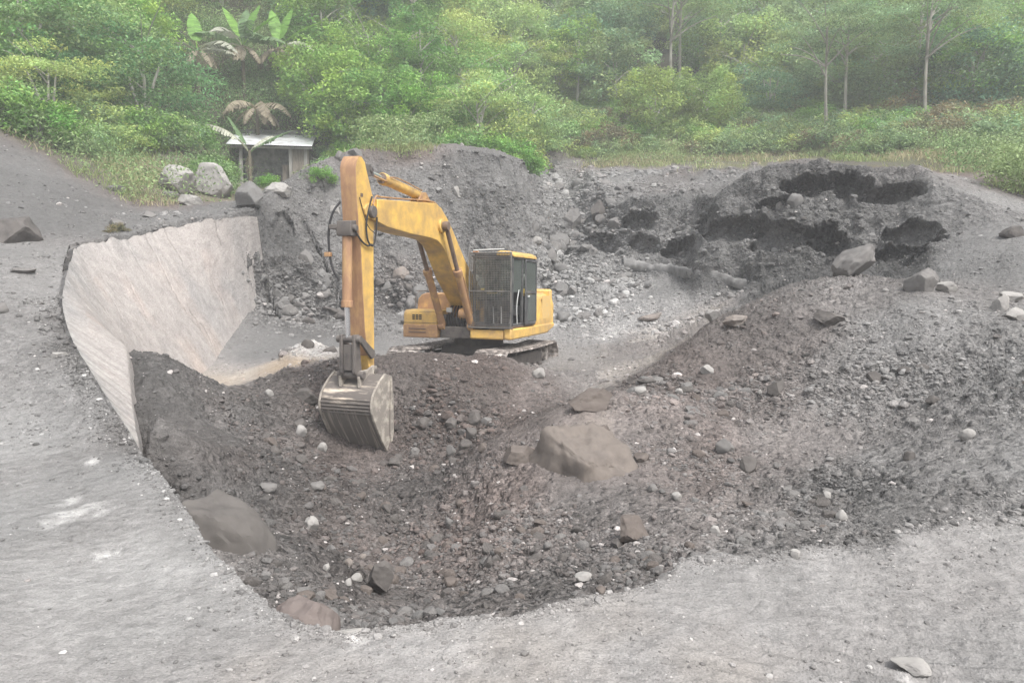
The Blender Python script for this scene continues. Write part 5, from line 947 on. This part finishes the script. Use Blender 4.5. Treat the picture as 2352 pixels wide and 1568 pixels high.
for kind, (h, r0, sp) in {'bush': (.9,.04,.8), 'broad': (2.6,.10,1.5), 'feather': (2.8,.09,1.8), 'umbrella': (6.5,.13,2.6), 'tall': (4.6,.11,1.3)}.items():
    TR[kind] = [as_mesh(limbs(50 + i, h, r0, sp, 6 if kind != 'umbrella' else 9, .08, kind in ('bush', 'feather')), "trunk", BARKP if kind == 'umbrella' else BARK) for i in range(2)]
LIFT = {'bush': 0, 'broad': .2, 'feather': .5, 'umbrella': 5.2, 'tall': 1.4}
trng = np.random.default_rng(21)
def plant(kind, x, y, lm, sc=1, label=None, group=None, z=None, name=None, cat=None, trunk=True, lift=None, sz=1):
    z = float(base(np.array([x]), np.array([y]))[0]) if z is None else z
    i = int(trng.integers(len(CR[kind]))); nm = name or ("bush" if kind == 'bush' else "tree")
    o = bpy.data.objects.new(nm, None); COL.objects.link(o); o.location = (x, y, z - .1); o.rotation_euler = (0, 0, trng.uniform(0, 6.28)); o.scale = (sc, sc, sc * sz)
    c = bpy.data.objects.new("crown" if kind != 'bush' else "foliage", crown_mesh(kind, i, lm)); COL.objects.link(c); c.parent = o; c.location = (0, 0, LIFT[kind] if lift is None else lift)
    if trunk:
        t = bpy.data.objects.new("trunk" if kind != 'bush' else "stem", TR[kind][i % 2]); COL.objects.link(t); t.parent = o
    return tag(o, label, cat or nm, group)
def gz_(x, y): return base(np.array([float(x)]), np.array([float(y)]))[0]
def where(px): return "left sand slope" if px < 420 else "hut" if px < 780 else "flat-topped mound" if px < 1180 else "gully" if px < 1560 else "right cliff" if px < 2130 else "bare right slope"
def band(py): return "highest wood" if py < 60 else "upper wood" if py < 170 else "lower wood"
def scr(x, y, z):
    z = z - H; d = y * _c - z * _s; return 1176 + FPX * x / d, 784 - FPX * (y * _s + z * _c) / d
def spot(px, py, Y):
    p = at(px, py, Y); return p[0], p[1]
# hand-placed, each telling itself apart: kind, px, Y, leaf, scale, label
NAMED = [('broad',1500,50,'lime',1.15,"bright lime-green bushy tree standing out on the right hillside"),('broad',1620,51,'lime',1.1,"second lime-green tree, higher and right of the first one"),
 ('feather',1090,43,'light',1.25,"pale feathery tree right above the flat top of the mound"),('feather',1190,46,'light',1.35,"large pale feathery tree left of the hillside's middle"),('feather',980,44,'fresh',1.1,"fresh green feathery tree behind the mound's left half"),
 ('broad',880,43,'mid',1.2,"round leafy tree right behind the hut's right side"),('broad',800,43,'mid',1.1,"leafy tree leaning over the hut's right corner"),('broad',930,42,'fresh',1.0,"bright green round tree above the mound's left corner"),('broad',740,50,'mid',1.2,"leafy tree above the hut roof"),
 ('feather',60,37,'mid',1.5,"feathery tree at the photo's upper left corner"),('feather',190,38,'light',1.4,"light feathery tree on the upper left slope"),('feather',330,39,'dark',1.4,"dark ferny tree left of the banana clump"),('feather',120,34,'light',1.0,"pale shrub-like tree above the dark sand slope"),
 ('broad',720,52,'olive',1.4,"olive tree right of the banana clump"),('broad',830,58,'blue',1.6,"dark blue-green tree behind the banana clump's right"),('feather',850,49,'mid',1.2,"mid green tree between banana clump and pale feathery trees"),
 ('umbrella',1560,60,'olive',1.2,"tall tree with a pale grey trunk at the top of the hillside"),('umbrella',1900,47,'olive',1.0,"thin bare-trunked tree in the middle of the right hillside"),('umbrella',1940,49,'olive',1.05,"second thin bare-trunked tree, just right of the first"),('umbrella',2125,45,'olive',1.05,"tall slender dark-trunked tree at the right"),('umbrella',2090,50,'mid',1.2,"flat-topped tree behind the slender dark-trunked one")]
used = []
for kind, px, Y, lm, sc, lab in NAMED:
    x, y = spot(px, 300, Y); used.append((x, y)); plant(kind, x, y, lm, sc, lab, sz=1.1 if kind == 'umbrella' else 1)
# the wooded hillside
def zone_leaf(px, py):
    if px < 420: return trng.choice(['mid', 'dark', 'light', 'mid', 'fresh'])
    if px < 780: return trng.choice(['mid', 'dark', 'olive', 'mid'])
    if px < 980: return trng.choice(['blue', 'dark', 'mid', 'blue'] if py < 170 else ['mid', 'fresh', 'mid'])
    if px < 1350: return trng.choice(['light', 'olive', 'mid', 'light'])
    return trng.choice(['olive', 'mid', 'blue', 'olive', 'light'])
n_t = 0; cand = []
Y = 37.0
while Y < 104:
    step = 2.7 + (Y - 37) * .05
    for x in np.arange(-Y * .74 - 3, Y * .74 + 4, step):
        cand.append((x + trng.uniform(-.45, .45) * step, Y + trng.uniform(-.5, .5) * step))
    Y += step * 1.15
cx = np.array([c[0] for c in cand]); cy = np.array([c[1] for c in cand]); cz, cin, _, _ = base(cx, cy, True)
sx_, sy_ = scr(cx, cy, cz)
for x, y, z, ins_, px, py in zip(cx, cy, cz, cin, sx_, sy_):
    if ins_ or px < -160 or px > 2520 or py < -230: continue
    lim = 300 if px < 250 else (330 if px < 480 else (345 if px < 1150 else (285 if px < 1500 else 275)))
    if py > lim: continue
    if 400 < px < 720 and y < 52: continue
    if any(math.hypot(x - a, y - b) < 1.6 for a, b in used): continue
    if n_t >= 300: break
    q = trng.random()
    if px > 1350: kind = 'umbrella' if q < .09 else ('feather' if q < .5 else ('tall' if q < .58 else 'broad'))
    elif px > 980: kind = 'feather' if q < .65 else ('tall' if q < .75 else 'broad')
    else: kind = 'feather' if q < .45 else ('broad' if q < .85 else 'tall')
    side = "left" if px < 700 else ("middle" if px < 1350 else "right")
    lm = str(zone_leaf(px, py)); word = {'feather': "feathery", 'broad': "leafy", 'tall': "tall narrow", 'umbrella': "slender flat-topped"}[kind]
    tint = {'mid': "mid-green", 'dark': "dark green", 'light': "pale green", 'olive': "olive", 'blue': "bluish green", 'fresh': "fresh green"}[lm]
    plant(kind, x, y, lm, trng.uniform(.9, 1.4) * (1 + (y - 37) * .008), f"{word} {tint} tree in the {band(py)}, above the {where(px)}", f"{word} {tint} trees above the {where(px)}, {band(py)}", z=z); n_t += 1
print("trees", n_t)
# bushes along the foot of the wood and on the grassy bank
nb_ = 0
for k in range(3000):
    if nb_ >= 290: break
    px = trng.uniform(-60, 2420)
    if px < 480: Y = trng.uniform(29, 39); py0, py1 = 225, 350
    elif px < 1200: Y = trng.uniform(38, 46); py0, py1 = 250, 425
    else: Y = trng.uniform(36, 58); py0, py1 = 190, 352
    x, y = spot(px, 300, Y); z, i_, _, _ = base(np.array([x]), np.array([y]), True)
    if i_[0]: continue
    qx, qy = scr(x, y, z[0])
    if not (py0 < qy < py1): continue
    if 490 < qx < 745 and y < 46: continue
    if 350 < qx < 560 and y < 35.5: continue
    if any(math.hypot(x - a, y - b) < 1.0 for a, b in used): continue
    used.append((x, y)); side = "left bank" if qx < 480 else ("middle bank" if qx < 1200 else "right bank")
    lm = str(trng.choice(['olive', 'dry', 'light', 'olive', 'mid'] if qx > 1200 else ['mid', 'light', 'fresh', 'olive', 'mid']))
    plant('bush', x, y, lm, trng.uniform(.6, 1.35), f"low {dict(olive='olive', dry='dry straw-coloured', light='pale green', mid='mid-green', fresh='fresh green')[lm]} bush {'higher up' if qy < (py0 + py1) / 2 else 'low down'} on the bank above the {where(qx)}", f"{lm} bushes above the {where(qx)}, {'upper' if qy < (py0 + py1) / 2 else 'lower'}", z=z[0]); nb_ += 1
print("bushes", nb_)
for px, py, lm, sc, lab in ((615,412,'fresh',.45,"small fresh green shrub in front of the hut"),(505,400,'fresh',.7,"yellow-green shrub behind the big boulders"),(470,385,'fresh',.6,"yellow-green shrub above the left boulder"),(735,405,'fresh',.5,"bright green shrub between the hut and the mound"),(275,340,'light',.55,"small green shrub on the left grassy slope"),(1345,350,'lime',.6,"lime shrub at the edge of the grass above the gully"),(1380,345,'olive',.7,"olive shrub beside the lime shrub above the gully"),(268,520,'dry',.25,"dry withered plant above the wall's crest")):
    p, d = seen(px, py + 12); plant('bush', p[0], p[1], lm, sc, lab, z=p[2], trunk=False)
# ------------------------------------------------------------------ banana plants
BL = leaf_mat("banana_leaf", (.16,.33,.06), .35, c2=(.22,.38,.08)); BG = leaf_mat("banana_leaf_dull", (.12,.20,.09), .3, c2=(.17,.25,.12)); BD = leaf_mat("banana_leaf_dry", (.24,.205,.15), .2, c2=(.30,.26,.19)); BW = leaf_mat("banana_leaf_pale", (.36,.37,.30), .25, c2=(.42,.42,.34))
BS = mat("banana_stem", (.20,.18,.11), .8, var=.3, vscale=5, dirt=(.10,.085,.06), dscale=5, damt=.6, bump=.3, stretch=(3,3,.5))
def banana_leaf(parent, L, wd, az, el, droop, m_, torn=.3, seed=0, h0=0, name="leaf"):
    r_ = np.random.default_rng(seed); n = 26; t = np.linspace(0, 1, n); ang = el - droop * t ** 1.3; ds = L / (n - 1)
    X = np.cumsum(np.cos(ang)) * ds; Z = np.cumsum(np.sin(ang)) * ds + h0; tw = r_.uniform(-.35, .35)
    V, F, C = [], [], []
    def prof(q): q = (q - .16) / .84; return 0 if q <= 0 else wd * (math.sin(math.pi * min(1, q ** .75)) ** .6)
    for i in range(n - 1):
        for sd in (-1, 1):
            gap = .0 if r_.random() > torn else .35
            for_a, for_b = prof(t[i]), prof(t[i + 1]); base_i = len(V)
            sag = (.25 + torn * .9) * r_.uniform(.7, 1.3)
            a0 = (X[i], 0, Z[i]); b0 = (X[i + 1], 0, Z[i + 1])
            bx = X[i + 1] - gap * ds; a1 = (X[i], sd * for_a, Z[i] - for_a * sag + .12 * wd); b1 = (bx, sd * for_b, Z[i + 1] - for_b * sag + .12 * wd)
            V += [a0, b0, b1, a1]; F.append((base_i, base_i + 1, base_i + 2, base_i + 3)); c = r_.uniform(.75, 1.2); C += [(c, c, c)] * 4
    V = np.array(V, float)
    # midrib, a thin ridge with thickness
    ni = len(V); rw = .022 * L / 2
    for i in range(n - 1):
        b_ = len(V) if isinstance(V, list) else None
    V = list(map(tuple, V))
    for i in range(n - 1):
        k = len(V); w0, w1 = rw * (1 - t[i] * .8), rw * (1 - t[i + 1] * .8)
        V += [(X[i], -w0, Z[i] - .01), (X[i + 1], -w1, Z[i + 1] - .01), (X[i + 1], w1, Z[i + 1] - .01), (X[i], w0, Z[i] - .01), (X[i], 0, Z[i] - 2 * w0), (X[i + 1], 0, Z[i + 1] - 2 * w1)]
        F += [(k, k + 1, k + 5, k + 4), (k + 3, k + 4, k + 5, k + 2)]; C += [(1.3, 1.3, 1.1)] * 6
    V = np.array(V); ca, sa = math.cos(az), math.sin(az)
    V = np.c_[V[:, 0] * ca - V[:, 1] * sa, V[:, 0] * sa + V[:, 1] * ca, V[:, 2]]
    return mesh_np(name, V, np.array(F), m_, np.array(C), smooth_=False, parent=parent)
def banana(px, py, Y, h, specs, label, dry=0, r0=.13, lean=(0, 0)):
    p = at(px, py, Y); g = gz_(p[0], p[1]); o = empty("banana_plant", (p[0], p[1], g), label, "banana plant")
    MB().tube([(0, 0, -.3), (lean[0] * .5, lean[1] * .5, h * .5), (lean[0], lean[1], h)], lambda t: r0 * (1 - .45 * t), 9).build("stem", BS, o, smooth_=True)
    for k, (L, wd, az, el, dr, mt, tn) in enumerate(specs):
        q = banana_leaf(o, L * 1.2, wd * 1.25, R(az), R(el), R(dr), {'g': BL, 'd': BG, 'b': BD, 'w': BW}[mt], tn, seed=int(px) + k, h0=h - .1); q.location = (lean[0], lean[1], 0)
    for k in range(dry):
        a = random.Random(int(px) + k).uniform(0, 6.28); q = banana_leaf(o, 1.7, .22, a, R(-10), R(75), BD, .8, seed=900 + k, h0=h * .97, name="dry_leaf"); q.location = (lean[0], lean[1], 0)
banana(560,190,45.3,3.0,[(2.6,.34,200,35,70,'d',.4),(2.5,.33,185,15,70,'w',.5),(2.3,.32,150,70,30,'g',.05),(2.4,.34,60,75,30,'g',.05),(2.5,.33,350,30,75,'d',.5),(2.3,.3,20,60,40,'g',.1),(2.4,.32,300,50,80,'d',.4),(2.4,.33,250,40,90,'w',.5),(2.2,.3,95,75,30,'d',.2)],"tall banana plant at the top of the left slope, left one of the clump",9)
banana(640,170,46,3.0,[(2.5,.33,25,50,35,'g',.05),(2.5,.33,5,25,70,'w',.5),(2.4,.33,175,40,70,'d',.4),(2.3,.32,60,75,25,'g',.05),(2.5,.34,330,20,70,'w',.5),(2.3,.3,120,80,40,'g',.1),(2.3,.32,230,40,90,'d',.5)],"banana plant with bright upright leaves, right one of the clump",9)
banana(455,160,44,2.6,[(2.4,.33,185,35,60,'w',.4),(2.5,.34,340,30,90,'w',.5),(2.3,.32,120,70,30,'g',.05),(2.2,.3,10,15,60,'w',.5),(2.3,.3,220,50,80,'d',.3)],"banana plant with long pale drooping leaves, left of the clump",5)
banana(590,240,43.6,2.3,[(2.0,.3,190,20,90,'b',.8),(2.1,.3,340,25,95,'b',.8),(2.0,.3,230,30,110,'b',.8),(2.1,.3,300,25,110,'b',.8),(1.9,.3,20,30,60,'d',.4)],"withered banana plant with a skirt of brown dry leaves",12)
banana(575,410,39.6,2.1,[(3.2,.28,178,55,85,'w',.75),(1.9,.16,155,60,15,'d',.2),(2.0,.2,20,40,25,'d',.5),(1.6,.2,60,50,40,'w',.8)],"banana plant with ragged leaves in front of the hut",1,r0=.12)
banana(810,330,45,1.8,[(2.2,.3,35,55,12,'g',.02),(1.9,.15,150,50,30,'g',.1),(1.8,.15,110,60,20,'g',.1),(1.9,.18,10,20,60,'d',.3)],"small banana plant with one bright leaf sticking up behind the hut",0)
banana(425,235,42.5,1.0,[(1.3,.25,80,80,15,'g',.02),(1.5,.25,200,30,60,'d',.3),(1.5,.25,330,30,60,'d',.3)],"young banana plant with one bright upright leaf on the left slope",0)
# ------------------------------------------------------------------ ground cover
vegm = okc & (rr_ > 21.5) & (SX > -150) & (SX < 2500) & (SY < 480) & (SY > -250)
vw = np.clip((GS[:, 1] - .42) * 4, 0, 1) * vegm * front
for q_ in ((490,452,.9),(412,446,.9),(580,478,.8),(640,450,.8)):
    p_, _z = seen(q_[0], q_[1]); vw *= 1 - np.exp(-((GP[:, 0] - p_[0]) ** 2 + (GP[:, 1] - p_[1] + .8) ** 2) / 3.0)
p_ = at(610, 400, 42.6); vw *= 1 - np.exp(-((GP[:, 0] - p_[0]) ** 2 / 4 + (GP[:, 1] - p_[1]) ** 2 / 3))
vw *= np.clip(.75 + 1.5 * fbm(GP[:, 0] / 2.2, GP[:, 1] / 2.2, None, 3, 330), .05, 1.3) * (rr_ < 62)
def cover(name, n, label, size, colA, colB, blade, up, hmax, sel=None, seed=3):
    r_ = np.random.default_rng(seed); w_ = vw if sel is None else vw * sel
    i = r_.choice(len(GP), n, p=w_ / w_.sum()); P0 = GP[i] + r_.normal(size=(n, 3)) * np.array([.16, .16, 0]); P0[:, 2] += r_.random(n) * hmax
    if blade:
        h_ = size * r_.uniform(.5, 1.5, n); a = r_.random(n) * 6.28; wv = np.stack([np.cos(a), np.sin(a), 0 * a], 1) * .012 * (_d[i] / 30)[:, None]; ln = r_.normal(size=(n, 3)) * .3; ln[:, 2] = 1
        P0[:, 2] = GP[i][:, 2] - .03; m1 = P0 + ln * (h_ * .55)[:, None]; tp = P0 + ln * h_[:, None] * np.array([1.35, 1.35, .9])
        V = np.stack([P0 - wv, P0 + wv, m1 + wv * .8, m1 - wv * .8, tp], 1).reshape(-1, 3); k = np.arange(n)[:, None] * 5; F = np.concatenate([k + np.array([[0, 1, 2, 3]]), k + np.array([[3, 2, 4, 4]])]); rep = 5
        F = np.concatenate([k + np.array([[0, 1, 2]]), k + np.array([[0, 2, 3]]), k + np.array([[3, 2, 4]])])
    else: V, F = leaves(P0, size, r_, up); rep = 4
    pt_ = np.clip(.5 + 1.6 * fbm(P0[:, 0] / 2.5, P0[:, 1] / 2.5, None, 3, 340 + seed), 0, 1)[:, None]; c = np.array(colA) * (1 - pt_) + np.array(colB) * pt_; c = c * r_.uniform(.65, 1.35, (n, 1))
    o = mesh_np(name, V, F, WHITE_LEAF, np.repeat(c, rep, 0), smooth_=False); return tag(o, label, name, kind='stuff')
WHITE_LEAF = leaf_mat("cover_leaf", (1, 1, 1), .3, c2=(1, 1, 1))
dryz = np.clip(1 - np.hypot((SX - 330) / 210, (SY - 400) / 90), 0, 1) + np.clip(1 - np.abs(SY - 330) / 75, 0, 1) * (SX > 1300) + .1 + .8 * np.clip(1 - np.hypot((SX - 1000) / 180, (SY - 348) / 14), 0, 1)
cover("grass", 90000, "dry and green grass on the banks above the pit", .27, (.42, .37, .23), (.28, .34, .14), True, 0, .0, dryz, 4)
cover("undergrowth", 330000, "dense low undergrowth of weeds and creepers covering the hillside", .065, (.19, .30, .12), (.29, .38, .17), False, .4, 1.3, np.clip(1.1 - dryz, .12, 1), 5)

# ------------------------------------------------------------------ the hazy air
def haze():
    b = MB(); b.box(-160, 160, -60, 175, -5, 90); m = bpy.data.materials.new("haze"); m.use_nodes = True; t = m.node_tree
    for n in list(t.nodes):
        if n.type == 'BSDF_PRINCIPLED': t.nodes.remove(n)
    v = t.nodes.new("ShaderNodeVolumePrincipled"); v.inputs['Density'].default_value = .0024; v.inputs['Color'].default_value = (.95, .97, 1, 1); v.inputs['Anisotropy'].default_value = 0
    t.links.new(v.outputs[0], t.nodes["Material Output"].inputs['Volume']); o = b.build("haze", m); tag(o, kind='stuff', label="thin pale haze in the air"); o.display_type = 'WIRE'
haze()
